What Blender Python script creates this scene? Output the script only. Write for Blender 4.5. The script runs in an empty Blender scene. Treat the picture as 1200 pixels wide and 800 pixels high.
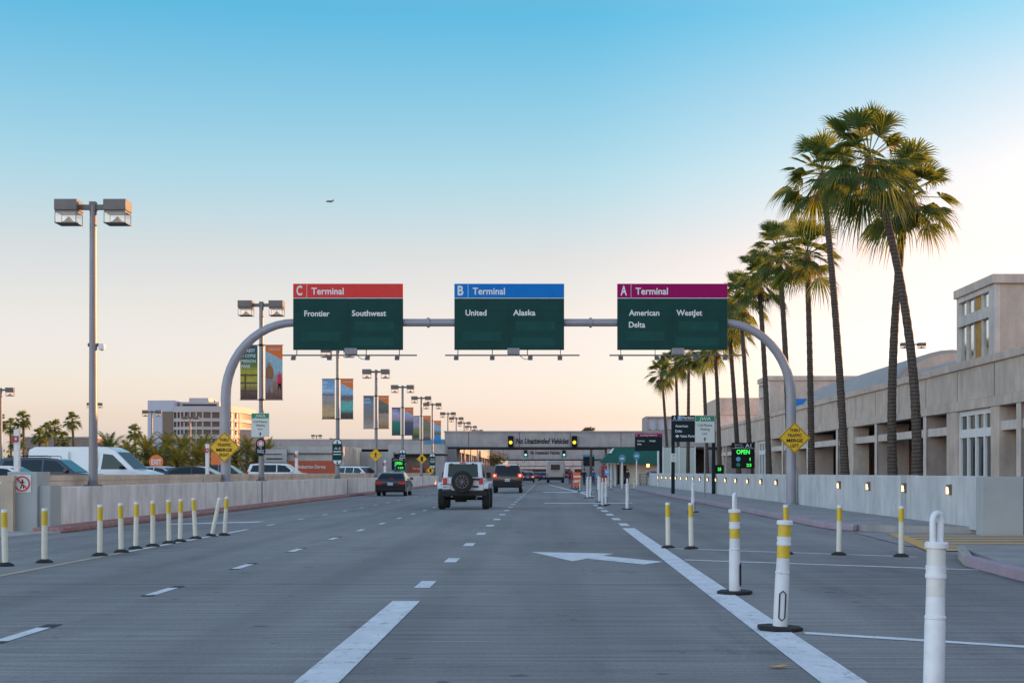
import bpy, bmesh, math, random
from mathutils import Vector, Matrix
R = math.radians
SC = bpy.context.scene
COL = SC.collection
random.seed(7)
F, VX, VY, H = 1667.0, 643.0, 553.0, 1.45     # focal length in px of the photo, vanishing point, eye height

def PX(px, Y): return (px - VX) * Y / F
def PZ(py, Y): return H - (py - VY) * Y / F
def GY(py, z=0.0): return F * (H - z) / (py - VY)
ORD = ('nearest second third fourth fifth sixth seventh eighth ninth tenth eleventh twelfth thirteenth fourteenth '
       'fifteenth sixteenth seventeenth eighteenth nineteenth twentieth').split()

# ------------------------------------------------------------------ materials
MATS = {}
def nodes_of(m): return m.node_tree.nodes, m.node_tree.links
def mat(name, col, rough=.6, metal=0., var=.12, vs=3., bump=0., bs=40., emit=None, es=0., stretch=None, spec=None, coat=0.):
    if name in MATS: return MATS[name]
    m = bpy.data.materials.new(name); m.use_nodes = True
    n, l = nodes_of(m); b = n['Principled BSDF']
    b.inputs['Roughness'].default_value = rough; b.inputs['Metallic'].default_value = metal
    if spec is not None: b.inputs['Specular IOR Level'].default_value = spec
    if coat: b.inputs['Coat Weight'].default_value = coat; b.inputs['Coat Roughness'].default_value = .05
    c = (*col, 1)
    tc = n.new('ShaderNodeTexCoord'); mp = n.new('ShaderNodeMapping')
    l.new(tc.outputs['Object'], mp.inputs[0])
    if stretch: mp.inputs['Scale'].default_value = stretch
    if var:
        t = n.new('ShaderNodeTexNoise'); t.inputs['Scale'].default_value = vs; t.inputs['Detail'].default_value = 6
        l.new(mp.outputs[0], t.inputs['Vector'])
        r = n.new('ShaderNodeValToRGB')
        r.color_ramp.elements[0].position = .3; r.color_ramp.elements[1].position = .7
        r.color_ramp.elements[0].color = (*[max(0, x * (1 - var)) for x in col], 1)
        r.color_ramp.elements[1].color = (*[min(1, x * (1 + var)) for x in col], 1)
        l.new(t.outputs[0], r.inputs[0]); l.new(r.outputs[0], b.inputs['Base Color'])
    else: b.inputs['Base Color'].default_value = c
    if bump:
        t2 = n.new('ShaderNodeTexNoise'); t2.inputs['Scale'].default_value = bs; t2.inputs['Detail'].default_value = 4
        l.new(mp.outputs[0], t2.inputs['Vector'])
        bp = n.new('ShaderNodeBump'); bp.inputs['Strength'].default_value = bump; bp.inputs['Distance'].default_value = .02
        l.new(t2.outputs[0], bp.inputs['Height']); l.new(bp.outputs[0], b.inputs['Normal'])
    if emit:
        b.inputs['Emission Color'].default_value = (*emit, 1); b.inputs['Emission Strength'].default_value = es
    MATS[name] = m; return m

def mixrgb(n, l, fac, a, b, mode='MIX'):
    x = n.new('ShaderNodeMix'); x.data_type = 'RGBA'; x.blend_type = mode
    for sock, v in ((x.inputs['Factor'], fac), (x.inputs['A'], a), (x.inputs['B'], b)):
        if isinstance(v, (int, float)): sock.default_value = v
        elif isinstance(v, tuple): sock.default_value = v if len(v) == 4 else (*v, 1)
        else: l.new(v, sock)
    return x.outputs['Result']
def ramp(n, l, src, stops, interp='LINEAR'):
    r = n.new('ShaderNodeValToRGB'); cr = r.color_ramp; cr.interpolation = interp
    while len(cr.elements) < len(stops): cr.elements.new(.5)
    for e, (p, c) in zip(cr.elements, stops):
        e.position = p; e.color = (*c, 1) if len(c) == 3 else c
    l.new(src, r.inputs[0]); return r.outputs[0]
def noise(n, l, vec, scale, detail=5, rough=.55):
    t = n.new('ShaderNodeTexNoise'); t.inputs['Scale'].default_value = scale; t.inputs['Detail'].default_value = detail
    t.inputs['Roughness'].default_value = rough; l.new(vec, t.inputs['Vector']); return t.outputs[0]
def mapping(n, l, src, scale):
    mp = n.new('ShaderNodeMapping'); mp.inputs['Scale'].default_value = scale; l.new(src, mp.inputs[0]); return mp.outputs[0]
def g(v): return (v, v, v)

def road_material():
    m = bpy.data.materials.new('grooved_road_concrete'); m.use_nodes = True
    n, l = nodes_of(m); b = n['Principled BSDF']; tc = n.new('ShaderNodeTexCoord'); o = tc.outputs['Object']
    streak = noise(n, l, mapping(n, l, o, (.35, 9., 1)), 1.0, 8, .7)      # grooves run across the lanes
    fine = noise(n, l, o, 28, 6, .7)
    patch = noise(n, l, mapping(n, l, o, (1, .35, 1)), .22, 5)
    lane = noise(n, l, mapping(n, l, o, (.55, .012, 1)), 1.0, 3)           # tyre wear along the lanes
    c = ramp(n, l, streak, [(.3, (.162, .156, .150)), (.66, (.365, .35, .335))])
    c = mixrgb(n, l, .55, c, ramp(n, l, patch, [(.32, g(.48)), (.66, g(1.15))]), 'MULTIPLY')
    c = mixrgb(n, l, .5, c, ramp(n, l, lane, [(.35, g(.66)), (.65, g(1.1))]), 'MULTIPLY')
    c = mixrgb(n, l, .45, c, ramp(n, l, fine, [(.32, g(.42)), (.68, g(1.35))]), 'MULTIPLY')
    oil = noise(n, l, mapping(n, l, o, (1, .3, 1)), .9, 6, .75)
    c = mixrgb(n, l, ramp(n, l, oil, [(.56, g(0)), (.72, g(.55))]), c, (.07, .07, .073))
    sxl = n.new('ShaderNodeSeparateXYZ'); l.new(o, sxl.inputs[0])
    wv = n.new('ShaderNodeMath'); wv.operation = 'MULTIPLY_ADD'; l.new(sxl.outputs['X'], wv.inputs[0]); wv.inputs[1].default_value = 2 * math.pi / 1.55; l.new(patch, wv.inputs[2])
    sn = n.new('ShaderNodeMath'); sn.operation = 'SINE'; l.new(wv.outputs[0], sn.inputs[0])
    c = mixrgb(n, l, .22, c, ramp(n, l, sn.outputs[0], [(.2, g(1.1)), (.9, g(.62))]), 'MULTIPLY')
    spots = noise(n, l, o, 3.1, 2, .4)
    c = mixrgb(n, l, ramp(n, l, spots, [(.70, g(0)), (.76, g(.6))]), c, (.045, .045, .05))
    # slab joints every 4.6 m
    sx = n.new('ShaderNodeSeparateXYZ'); l.new(o, sx.inputs[0])
    d = n.new('ShaderNodeMath'); d.operation = 'DIVIDE'; l.new(sx.outputs['Y'], d.inputs[0]); d.inputs[1].default_value = 9.2
    fr = n.new('ShaderNodeMath'); fr.operation = 'FRACT'; l.new(d.outputs[0], fr.inputs[0])
    c = mixrgb(n, l, ramp(n, l, fr.outputs[0], [(0, g(.7)), (.004, g(0))], 'CONSTANT'), c, (.07, .07, .072))
    l.new(c, b.inputs['Base Color']); b.inputs['Roughness'].default_value = .82
    bp = n.new('ShaderNodeBump'); bp.inputs['Strength'].default_value = .5; bp.inputs['Distance'].default_value = .012
    l.new(streak, bp.inputs['Height']); l.new(bp.outputs[0], b.inputs['Normal'])
    return m
def wall_concrete(name, base, stain=.5, lines=True):
    m = bpy.data.materials.new(name); m.use_nodes = True; MATS[name] = m
    n, l = nodes_of(m); b = n['Principled BSDF']; tc = n.new('ShaderNodeTexCoord'); o = tc.outputs['Object']
    streak = noise(n, l, mapping(n, l, o, (1.1, 1.1, .2)), 2.0, 8, .7)
    patch = noise(n, l, o, .7, 8, .65)
    c = ramp(n, l, patch, [(.3, tuple(x * .76 for x in base)), (.7, tuple(min(1, x * 1.1) for x in base))])
    c = mixrgb(n, l, stain, c, ramp(n, l, streak, [(.28, g(.5)), (.6, g(1.06))]), 'MULTIPLY')
    l.new(c, b.inputs['Base Color']); b.inputs['Roughness'].default_value = .85
    bp = n.new('ShaderNodeBump'); bp.inputs['Strength'].default_value = .25; bp.inputs['Distance'].default_value = .01
    l.new(noise(n, l, o, 22, 5), bp.inputs['Height']); l.new(bp.outputs[0], b.inputs['Normal'])
    return m
def worn_paint(name, col, under=(.2, .205, .215), wear=.57):
    m = bpy.data.materials.new(name); m.use_nodes = True; MATS[name] = m
    n, l = nodes_of(m); b = n['Principled BSDF']; tc = n.new('ShaderNodeTexCoord'); o = tc.outputs['Object']
    a = noise(n, l, mapping(n, l, o, (1.6, 1.1, 1)), 4.5, 10, .85)
    f = ramp(n, l, a, [(wear - .03, g(0)), (wear + .05, g(.85))])
    cc = mixrgb(n, l, .6, col, ramp(n, l, noise(n, l, o, 2.2, 5), [(.3, g(.7)), (.7, g(1.05))]), 'MULTIPLY')
    l.new(mixrgb(n, l, f, cc, under), b.inputs['Base Color']); b.inputs['Roughness'].default_value = .7
    return m
def leaf_material(name, c0, c1, transl):
    m = bpy.data.materials.new(name); m.use_nodes = True; MATS[name] = m
    n, l = nodes_of(m); b = n['Principled BSDF']; tc = n.new('ShaderNodeTexCoord')
    c = ramp(n, l, noise(n, l, tc.outputs['Object'], 2.4, 4), [(.3, c0), (.7, c1)])
    l.new(c, b.inputs['Base Color']); b.inputs['Roughness'].default_value = .5
    t = n.new('ShaderNodeBsdfTranslucent'); l.new(mixrgb(n, l, .5, c, transl), t.inputs[0])
    mx = n.new('ShaderNodeMixShader'); mx.inputs[0].default_value = .42
    l.new(b.outputs[0], mx.inputs[1]); l.new(t.outputs[0], mx.inputs[2])
    l.new(mx.outputs[0], n['Material Output'].inputs[0]); return m
def trunk_material(name, c0, c1, freq):
    m = bpy.data.materials.new(name); m.use_nodes = True; MATS[name] = m
    n, l = nodes_of(m); b = n['Principled BSDF']; tc = n.new('ShaderNodeTexCoord'); o = tc.outputs['Object']
    w = n.new('ShaderNodeTexWave'); w.bands_direction = 'Z'; w.inputs['Scale'].default_value = freq; w.inputs['Distortion'].default_value = 4.5
    w.inputs['Detail'].default_value = 3; l.new(o, w.inputs[0])
    c = ramp(n, l, w.outputs[0], [(.1, c0), (.8, c1)])
    c = mixrgb(n, l, .7, c, ramp(n, l, noise(n, l, mapping(n, l, o, (6, 6, 1)), 3, 6), [(.3, g(.5)), (.7, g(1.2))]), 'MULTIPLY')
    l.new(c, b.inputs['Base Color']); b.inputs['Roughness'].default_value = .9
    bp = n.new('ShaderNodeBump'); bp.inputs['Strength'].default_value = .6; bp.inputs['Distance'].default_value = .03
    l.new(w.outputs[0], bp.inputs['Height']); l.new(bp.outputs[0], b.inputs['Normal'])
    return m
def banner_material(name, stops, corner=None, ns=4., amp=.25):
    m = bpy.data.materials.new(name); m.use_nodes = True
    n, l = nodes_of(m); b = n['Principled BSDF']; tc = n.new('ShaderNodeTexCoord'); ge = tc.outputs['Generated']
    sx = n.new('ShaderNodeSeparateXYZ'); l.new(ge, sx.inputs[0])
    nz = noise(n, l, mapping(n, l, ge, (1.6, 1, 4.5)), ns, 6, .65)
    s = n.new('ShaderNodeMath'); s.operation = 'MULTIPLY_ADD'; l.new(nz, s.inputs[0]); s.inputs[1].default_value = amp
    ad = n.new('ShaderNodeMath'); ad.operation = 'SUBTRACT'; l.new(sx.outputs['Z'], ad.inputs[0]); ad.inputs[1].default_value = amp / 2
    l.new(ad.outputs[0], s.inputs[2])
    c = ramp(n, l, s.outputs[0], stops)
    c = mixrgb(n, l, .4, c, ramp(n, l, noise(n, l, ge, ns * 3.2, 4), [(.35, g(.45)), (.65, g(1.3))]), 'MULTIPLY')
    if corner:
        k = n.new('ShaderNodeMath'); k.operation = 'MULTIPLY_ADD'; l.new(sx.outputs['X'], k.inputs[0]); k.inputs[1].default_value = .17; l.new(sx.outputs['Z'], k.inputs[2])
        c = mixrgb(n, l, ramp(n, l, k.outputs[0], [(0, g(0)), (.90, g(1))], 'CONSTANT'), c, corner)
    l.new(c, b.inputs['Base Color']); b.inputs['Roughness'].default_value = .6
    return m

M = {}
M['road'] = road_material()
M['lot'] = mat('parking_asphalt', (.10, .10, .105), .9, var=.25, vs=.6, bump=.3)
M['ground'] = mat('bare_ground', (.17, .15, .12), .95, var=.3, vs=.05)
M['wall'] = wall_concrete('poured_wall_concrete', (.74, .71, .70), .6)
M['wall_r'] = wall_concrete('pale_wall_concrete', (.56, .56, .565), .38)
M['greywall'] = mat('grey_painted_plaster', (.36, .38, .385), .75, var=.07, vs=1.2, bump=.15)
M['wall_line'] = mat('shallow_form_groove', (.40, .38, .355), .9, var=.1)
M['beige'] = wall_concrete('beige_plaster', (.56, .45, .35), .3)
M['walk'] = wall_concrete('sidewalk_concrete', (.33, .31, .30), .4)
M['apron'] = wall_concrete('apron_concrete', (.40, .40, .40), .4)
M['kerb_red'] = worn_paint('faded_red_kerb_paint', (.34, .15, .14), (.36, .33, .31), .55)
M['kerb_pink'] = worn_paint('faded_mauve_kerb_paint', (.36, .27, .33), (.34, .33, .33), .55)
M['kerb'] = wall_concrete('kerb_concrete', (.40, .37, .33), .5)
M['line'] = worn_paint('white_road_paint', (.78, .79, .8))
M['line_tan'] = worn_paint('tan_road_paint', (.52, .42, .28), wear=.56)
M['hatch'] = worn_paint('yellow_hatch_paint', (.72, .40, .09), (.33, .31, .30), .55)
M['black_line'] = mat('black_contrast_paint', (.035, .035, .04), .8, var=.3, vs=5)
M['steel'] = mat('galvanised_steel', (.21, .21, .235), .45, .25, var=.12, vs=2, stretch=(6, 6, .6))
M['gantry'] = mat('grey_painted_steel', (.29, .29, .33), .45, .1, var=.08, vs=1.5)
M['darksteel'] = mat('bronze_dark_steel', (.14, .13, .13), .5, .3, var=.1)
M['black'] = mat('matte_black', (.018, .018, .02), .55, var=.1)
M['rubber'] = mat('black_rubber', (.016, .016, .017), .85, var=.35, vs=14)
M['rimmetal'] = mat('wheel_alloy', (.42, .42, .43), .3, .8, var=.05)
M['white_plastic'] = mat('white_plastic', (.74, .74, .76), .45, var=.08, vs=9)
M['scuffed'] = worn_paint('scuffed_white_plastic', (.74, .74, .76), (.10, .10, .11), .60)
M['yellow_band'] = mat('yellow_reflective_sheet', (.62, .43, .03), .35, var=.12, vs=10)
M['ivory'] = worn_paint('ivory_plastic', (.72, .68, .58), (.26, .25, .22), .62)
M['white_band'] = mat('cream_reflective_sheet', (.68, .66, .62), .35, var=.06, vs=10)
M['sign_green'] = mat('dark_green_sheeting', (.010, .052, .047), .7, spec=.15, var=.10, vs=1.2)
M['sign_patch'] = mat('newer_green_sheeting', (.013, .068, .060), .75, var=.12, vs=2, spec=.15)
M['sign_red'] = mat('red_sheeting', (.64, .055, .05), .7, var=.06, spec=.12)
M['sign_blue'] = mat('blue_sheeting', (.008, .165, .52), .7, var=.06, spec=.12)
M['sign_mag'] = mat('magenta_sheeting', (.30, .006, .105), .7, var=.06, spec=.12)
M['sign_white'] = mat('white_sheeting', (.68, .69, .72), .6, var=.03)
M['sign_yellow'] = mat('yellow_sheeting', (.72, .42, .012), .4, var=.05)
M['sign_black'] = mat('black_sheeting', (.012, .012, .014), .7, var=0, spec=.15)
M['sign_mid'] = mat('bright_green_sheeting', (.012, .24, .11), .45, var=.03)
M['sign_grey'] = mat('pale_grey_sheeting', (.60, .65, .63), .45, var=.03)
M['sign_orange'] = mat('orange_sheeting', (.75, .17, .03), .45, var=.04)
M['sign_dark'] = mat('dark_sign_face', (.012, .022, .026), .7, spec=.15, var=.05)
M['hoarding'] = mat('rust_red_hoarding', (.42, .075, .03), .6, var=.08, vs=.6)
M['teal'] = mat('teal_blue_sheeting', (.06, .22, .33), .45, var=.05)
M['cyan_print'] = mat('light_blue_symbol', (.12, .36, .62), .45, var=0)
M['red_paint'] = mat('red_cabinet_paint', (.36, .03, .03), .45, var=.1)
M['orange_plastic'] = mat('orange_plastic', (.85, .13, .03), .5, var=.08)
M['led'] = mat('green_led', (.0, .2, .02), .4, var=0, emit=(.05, 1, .10), es=.6)
M['amber'] = mat('amber_signal', (.4, .2, .0), .4, var=0, emit=(1, .62, .02), es=.8)
M['greenlamp'] = mat('green_signal', (.1, .4, .25), .4, var=0, emit=(.25, 1, .72), es=1.0)
M['walllamp'] = mat('warm_lamp', (.8, .6, .3), .4, var=0, emit=(1, .52, .16), es=1.9)
M['redlamp'] = mat('lit_red_lens', (.5, .02, .02), .3, var=0, emit=(1, .08, .05), es=.55)
M['redlens'] = mat('red_lens', (.55, .015, .015), .2, var=0)
M['hotlamp'] = mat('lit_brake_bulb', (.9, .3, .2), .3, var=0, emit=(1, .42, .25), es=1.6)
M['amberlens'] = mat('clear_lens', (.6, .58, .55), .15, var=0)
M['glass'] = mat('tinted_glass', (.008, .011, .014), .07, var=0, spec=.4)
M['glass_bld'] = mat('window_glass', (.045, .06, .065), .05, .55, var=0)
M['glass_sky'] = mat('reflective_window_glass', (.62, .68, .68), .06, 1.0, var=0)
M['bldg'] = wall_concrete('grey_beige_stucco', (.60, .49, .42), .42)
M['bldg2'] = wall_concrete('pale_stucco', (.66, .57, .52), .34)
M['bldg_warm'] = wall_concrete('warm_tower_stucco', (.58, .46, .385), .3)
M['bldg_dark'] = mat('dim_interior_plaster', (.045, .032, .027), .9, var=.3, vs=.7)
M['fin'] = wall_concrete('warm_grey_fin_plaster', (.47, .38, .34), .3)
M['brick_in'] = mat('red_brown_panelling', (.10, .030, .016), .8, var=.35, vs=.8)  # reddish wood; its red also stands in for lit lines inside
M['white_trim'] = mat('white_window_trim', (.72, .72, .72), .5, var=.04)
M['curtain'] = mat('ochre_curtain', (.42, .22, .05), .8, var=.25, vs=2)
M['beam'] = wall_concrete('mauve_grey_concrete', (.38, .345, .345), .25)
M['beam_lit'] = wall_concrete('pinkish_lit_concrete', (.56, .46, .44), .2)  # concrete with the third bridge's pinkish light put into its colour
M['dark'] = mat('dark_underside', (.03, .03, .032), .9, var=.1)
M['blue_banner'] = mat('bright_blue_vinyl', (.02, .19, .58), .6, var=.04)
M['awning'] = mat('green_awning_canvas', (.008, .085, .062), .8, var=.12, vs=.8)
M['cream'] = mat('cream_booth_panel', (.62, .55, .46), .7, var=.08, vs=.9)
M['pale_glass'] = mat('pale_green_screen', (.42, .50, .46), .25, var=.04, vs=.5)
M['vault'] = mat('grey_metal_vault_roof', (.36, .33, .32), .95, 0., var=.08, vs=.4)
M['trunk'] = trunk_material('ringed_palm_bark', (.055, .042, .036), (.105, .078, .060), 2.6)
M['boots'] = mat('dry_palm_boots', (.20, .105, .05), .9, var=.45, vs=9, bump=.8, bs=14)
M['fan'] = leaf_material('fan_palm_leaf', (.030, .075, .022), (.075, .135, .030), (.40, .42, .03))
M['dead'] = leaf_material('dry_palm_leaf', (.19, .115, .05), (.30, .19, .075), (.5, .3, .08))
M['feather'] = leaf_material('date_palm_leaf', (.035, .07, .018), (.10, .12, .028), (.34, .36, .05))
M['bush'] = leaf_material('shrub_leaf', (.05, .055, .02), (.14, .11, .035), (.4, .3, .07))
M['bark'] = mat('brown_bark', (.11, .075, .05), .9, var=.3, vs=6)
M['paint_white'] = mat('white_car_paint', (.70, .72, .76), .28, var=.02, coat=.6)
M['paint_jeep'] = mat('bluish_white_car_paint', (.66, .69, .75), .32, var=.04, coat=.5)
M['paint_black'] = mat('black_car_paint', (.012, .012, .016), .18, var=0, coat=.7)
M['paint_grey'] = mat('charcoal_car_paint', (.045, .047, .055), .22, var=0, coat=.7)
M['paint_navy'] = mat('navy_car_paint', (.02, .03, .06), .22, var=0, coat=.7)
M['paint_red'] = mat('maroon_car_paint', (.20, .015, .02), .25, var=0, coat=.6)
M['paint_silver'] = mat('silver_car_paint', (.42, .42, .43), .3, .5, var=0, coat=.5)
M['plate'] = mat('license_plate_face', (.62, .62, .64), .5, var=.1, vs=30)
M['coach'] = mat('warm_silver_coach_skin', (.42, .38, .36), .4, .2, var=.05)
M['skin'] = mat('skin', (.45, .27, .19), .6, var=.04)
M['hair'] = mat('dark_hair', (.02, .014, .01), .7, var=0)
M['cloth_black'] = mat('black_cloth', (.015, .015, .02), .9, var=.1)
M['cloth_blue'] = mat('blue_cloth', (.03, .07, .22), .9, var=.1)
M['cloth_red'] = mat('red_cloth', (.30, .03, .04), .9, var=.1)
M['denim'] = mat('dark_denim', (.03, .04, .07), .9, var=.1)
M['leaf_dry'] = mat('fallen_leaf', (.55, .30, .10), .8, var=.3, vs=20)
M['office_white'] = mat('office_white_panel', (.42, .45, .54), .6, var=.04, vs=.2)
M['office_band'] = mat('office_pale_band', (.42, .385, .40), .7, var=.05, vs=.2)
M['office_glass'] = mat('office_bronze_glass', (.13, .095, .07), .35, var=.1, vs=.1)
M['concrete_bg'] = wall_concrete('weathered_block_concrete', (.44, .42, .41), .25)
M['plane'] = mat('aircraft_skin', (.16, .18, .20), .4, .2, var=.05)

def clear_lens():
    m = bpy.data.materials.new('clear_acrylic'); m.use_nodes = True; n, l = nodes_of(m)
    gl = n.new('ShaderNodeBsdfGlossy'); gl.inputs['Roughness'].default_value = .08
    tr = n.new('ShaderNodeBsdfTransparent'); tr.inputs[0].default_value = (.93, .9, .88, 1)
    mx = n.new('ShaderNodeMixShader'); mx.inputs[0].default_value = .12
    l.new(tr.outputs[0], mx.inputs[1]); l.new(gl.outputs[0], mx.inputs[2]); l.new(mx.outputs[0], n['Material Output'].inputs[0]); return m
M['lens'] = clear_lens()

# ------------------------------------------------------------------ mesh builder
_cap = []
class MB:
    def __init__(s): s.bm = bmesh.new()
    def face(s, pts, mi=0):
        f = s.bm.faces.new([s.bm.verts.new(p) for p in pts]); f.material_index = mi; return f
    def hexa(s, v, mi=0):
        v = [s.bm.verts.new(p) for p in v]
        for q in ((0, 3, 2, 1), (4, 5, 6, 7), (0, 1, 5, 4), (1, 2, 6, 5), (2, 3, 7, 6), (3, 0, 4, 7)):
            s.bm.faces.new([v[i] for i in q]).material_index = mi
        return s
    def box(s, x0, x1, y0, y1, z0, z1, mi=0):
        return s.hexa([(x0, y0, z0), (x1, y0, z0), (x1, y1, z0), (x0, y1, z0), (x0, y0, z1), (x1, y0, z1), (x1, y1, z1), (x0, y1, z1)], mi)
    def prism(s, poly, plane, a, b, mi=0):
        def mk(p, t): return {'xz': (p[0], t, p[1]), 'yz': (t, p[0], p[1]), 'xy': (p[0], p[1], t)}[plane]
        A = [s.bm.verts.new(mk(p, a)) for p in poly]; B = [s.bm.verts.new(mk(p, b)) for p in poly]; n = len(poly)
        fs = [s.bm.faces.new(A), s.bm.faces.new(B[::-1])] + [s.bm.faces.new((A[i], B[i], B[(i + 1) % n], A[(i + 1) % n])) for i in range(n)]
        for f in fs: f.material_index = mi
        return s
    def tube(s, path, rad, n=10, mi=0, cap=True):
        path = [Vector(p) for p in path]; rad = rad if isinstance(rad, (list, tuple)) else [rad] * len(path)
        rings = []; up = None
        for i, p in enumerate(path):
            t = (path[min(i + 1, len(path) - 1)] - path[max(i - 1, 0)]).normalized()
            if up is None: up = Vector((1, 0, 0)) if abs(t.x) < .9 else Vector((0, 1, 0))
            u = (up - t * up.dot(t)).normalized(); w = t.cross(u); up = u
            rings.append([s.bm.verts.new(p + (u * math.cos(k * 2 * math.pi / n) + w * math.sin(k * 2 * math.pi / n)) * rad[i]) for k in range(n)])
        for a, b in zip(rings, rings[1:]):
            for k in range(n): s.bm.faces.new((a[k], a[(k + 1) % n], b[(k + 1) % n], b[k])).material_index = mi
        if cap:
            s.bm.faces.new(rings[0][::-1]).material_index = mi; s.bm.faces.new(rings[-1]).material_index = mi
        return s
    def lathe(s, prof, n=16, c=(0, 0, 0), mi=0):     # prof: (r, z) from bottom to top
        return s.tube([(c[0], c[1], c[2] + z) for r, z in prof], [max(r, .0005) for r, z in prof], n, mi)
    def text(s, txt, x, z, h, fit=None, y=0., align='l', bold=.0, shear=0., mi=0, ext=.006):
        cu = bpy.data.curves.new('lettering', 'FONT'); cu.body = txt; cu.size = 1; cu.offset = bold; cu.shear = shear; cu.resolution_u = 3
        cu.extrude = .02
        ob = bpy.data.objects.new('lettering_source', cu); me = ob.to_mesh()
        co = [v.co.copy() for v in me.vertices]
        if not _cap:
            c2 = bpy.data.curves.new('cap', 'FONT'); c2.body = 'H'; c2.size = 1; o2 = bpy.data.objects.new('cap', c2); m2 = o2.to_mesh()
            _cap.append(max(v.co.y for v in m2.vertices) - min(v.co.y for v in m2.vertices)); o2.to_mesh_clear(); bpy.data.objects.remove(o2)
        x0 = min(c.x for c in co); x1 = max(c.x for c in co); k = h / _cap[0]
        kx = fit / (x1 - x0) if fit else k * .82
        w = kx * (x1 - x0); off = {'l': 0, 'c': -w / 2, 'r': -w}[align]
        vs = [s.bm.verts.new((x + off + (c.x - x0) * kx, y - ext * (.5 + c.z / .04), z + c.y * k)) for c in co]
        for p in me.polygons:
            try: s.bm.faces.new([vs[i] for i in p.vertices]).material_index = mi
            except ValueError: pass
        ob.to_mesh_clear(); bpy.data.objects.remove(ob); return s
    def build(s, name, mats, parent=None, bevel=0., seg=2, smooth=40, recalc=True):
        if recalc: bmesh.ops.recalc_face_normals(s.bm, faces=s.bm.faces)
        me = bpy.data.meshes.new(name); s.bm.to_mesh(me); s.bm.free()
        for m in (mats if isinstance(mats, (list, tuple)) else [mats]): me.materials.append(M[m] if isinstance(m, str) else m)
        if smooth: me.shade_smooth(); me.set_sharp_from_angle(angle=R(smooth))
        o = bpy.data.objects.new(name, me); COL.objects.link(o)
        if parent: o.parent = parent
        if bevel:
            b = o.modifiers.new('bevel', 'BEVEL'); b.width = bevel; b.segments = seg; b.limit_method = 'ANGLE'; b.angle_limit = R(35); b.harden_normals = False
        return o

def tag(o, label, cat, group=None, kind=None):
    if label: o['label'] = label
    if cat: o['category'] = cat
    if group: o['group'] = group
    if kind: o['kind'] = kind
    return o
def thing(name, label, cat, loc=(0, 0, 0), rz=0., group=None):
    o = bpy.data.objects.new(name, None); COL.objects.link(o); o.location = loc; o.rotation_euler = (0, 0, rz); o.empty_display_size = .3
    return tag(o, label, cat, group)
def struct(o, label=None, cat=None):
    o['kind'] = 'structure'
    return tag(o, label, cat)
def kids(o): return [c for c in bpy.data.objects if c.parent == o]
def copy_tree(o, parent=None, ch=None):
    c = o.copy(); COL.objects.link(c); c.parent = parent
    for k in kids(o): copy_tree(k, c)
    return c
def place(proto, used, loc, rz, label, group=None):
    o = proto if not used else copy_tree(proto)
    o.location = loc; o.rotation_euler = (0, 0, rz); o['label'] = label
    if group: o['group'] = group
    return o

# ------------------------------------------------------------------ camera, sky, sun
cam = bpy.data.cameras.new('camera'); co = bpy.data.objects.new('camera', cam); COL.objects.link(co)
co.location = (0, 0, H); co.rotation_euler = (math.pi / 2, 0, 0)
cam.sensor_width = 36; cam.lens = 36 * F / 1200; cam.shift_x = (600 - VX) / 1200; cam.shift_y = (VY - 400) / 1200
cam.clip_start = .1; cam.clip_end = 20000; SC.camera = co
SUN_EL, SUN_AZ = R(5.6), R(58)
w = bpy.data.worlds.new('World'); SC.world = w; w.use_nodes = True
n, l = w.node_tree.nodes, w.node_tree.links
sky = n.new('ShaderNodeTexSky'); sky.sky_type = 'NISHITA'; sky.sun_disc = False
sky.sun_elevation = SUN_EL; sky.sun_rotation = SUN_AZ; sky.air_density = 1; sky.dust_density = 1; sky.ozone_density = 2
tc = n.new('ShaderNodeTexCoord'); sx = n.new('ShaderNodeSeparateXYZ'); l.new(tc.outputs['Generated'], sx.inputs[0])
mr = n.new('ShaderNodeMapRange'); l.new(sx.outputs['Z'], mr.inputs[0]); mr.inputs[1].default_value = 0; mr.inputs[2].default_value = .5
tint = ramp(n, l, mr.outputs[0], [(0, (.41, .53, 1.0)), (.04, (.43, .46, .98)), (.076, (.45, .40, .67)), (.122, (.49, .40, .545)),
        (.22, (.56, .40, .42)), (.30, (.555, .40, .385)), (.41, (.415, .43, .415)), (.52, (.28, .415, .43)), (.61, (.165, .40, .445)), (.78, (.285, .385, .40)), (1, (.35, .37, .40))])
skyc = mixrgb(n, l, 1., sky.outputs[0], tint, 'MULTIPLY')
sc3 = n.new('ShaderNodeVectorMath'); sc3.operation = 'SCALE'; l.new(skyc, sc3.inputs[0]); 
def mrange(src, a, b_, c, d_):
    q = n.new('ShaderNodeMapRange'); l.new(src, q.inputs[0])
    for k_, v_ in zip((1, 2, 3, 4), (a, b_, c, d_)): q.inputs[k_].default_value = v_
    return q.outputs[0]
def mul(a, b_):
    q = n.new('ShaderNodeMath'); q.operation = 'MULTIPLY'
    for k_, v_ in enumerate((a, b_)):
        if isinstance(v_, float): q.inputs[k_].default_value = v_
        else: l.new(v_, q.inputs[k_])
    return q.outputs[0]
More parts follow.
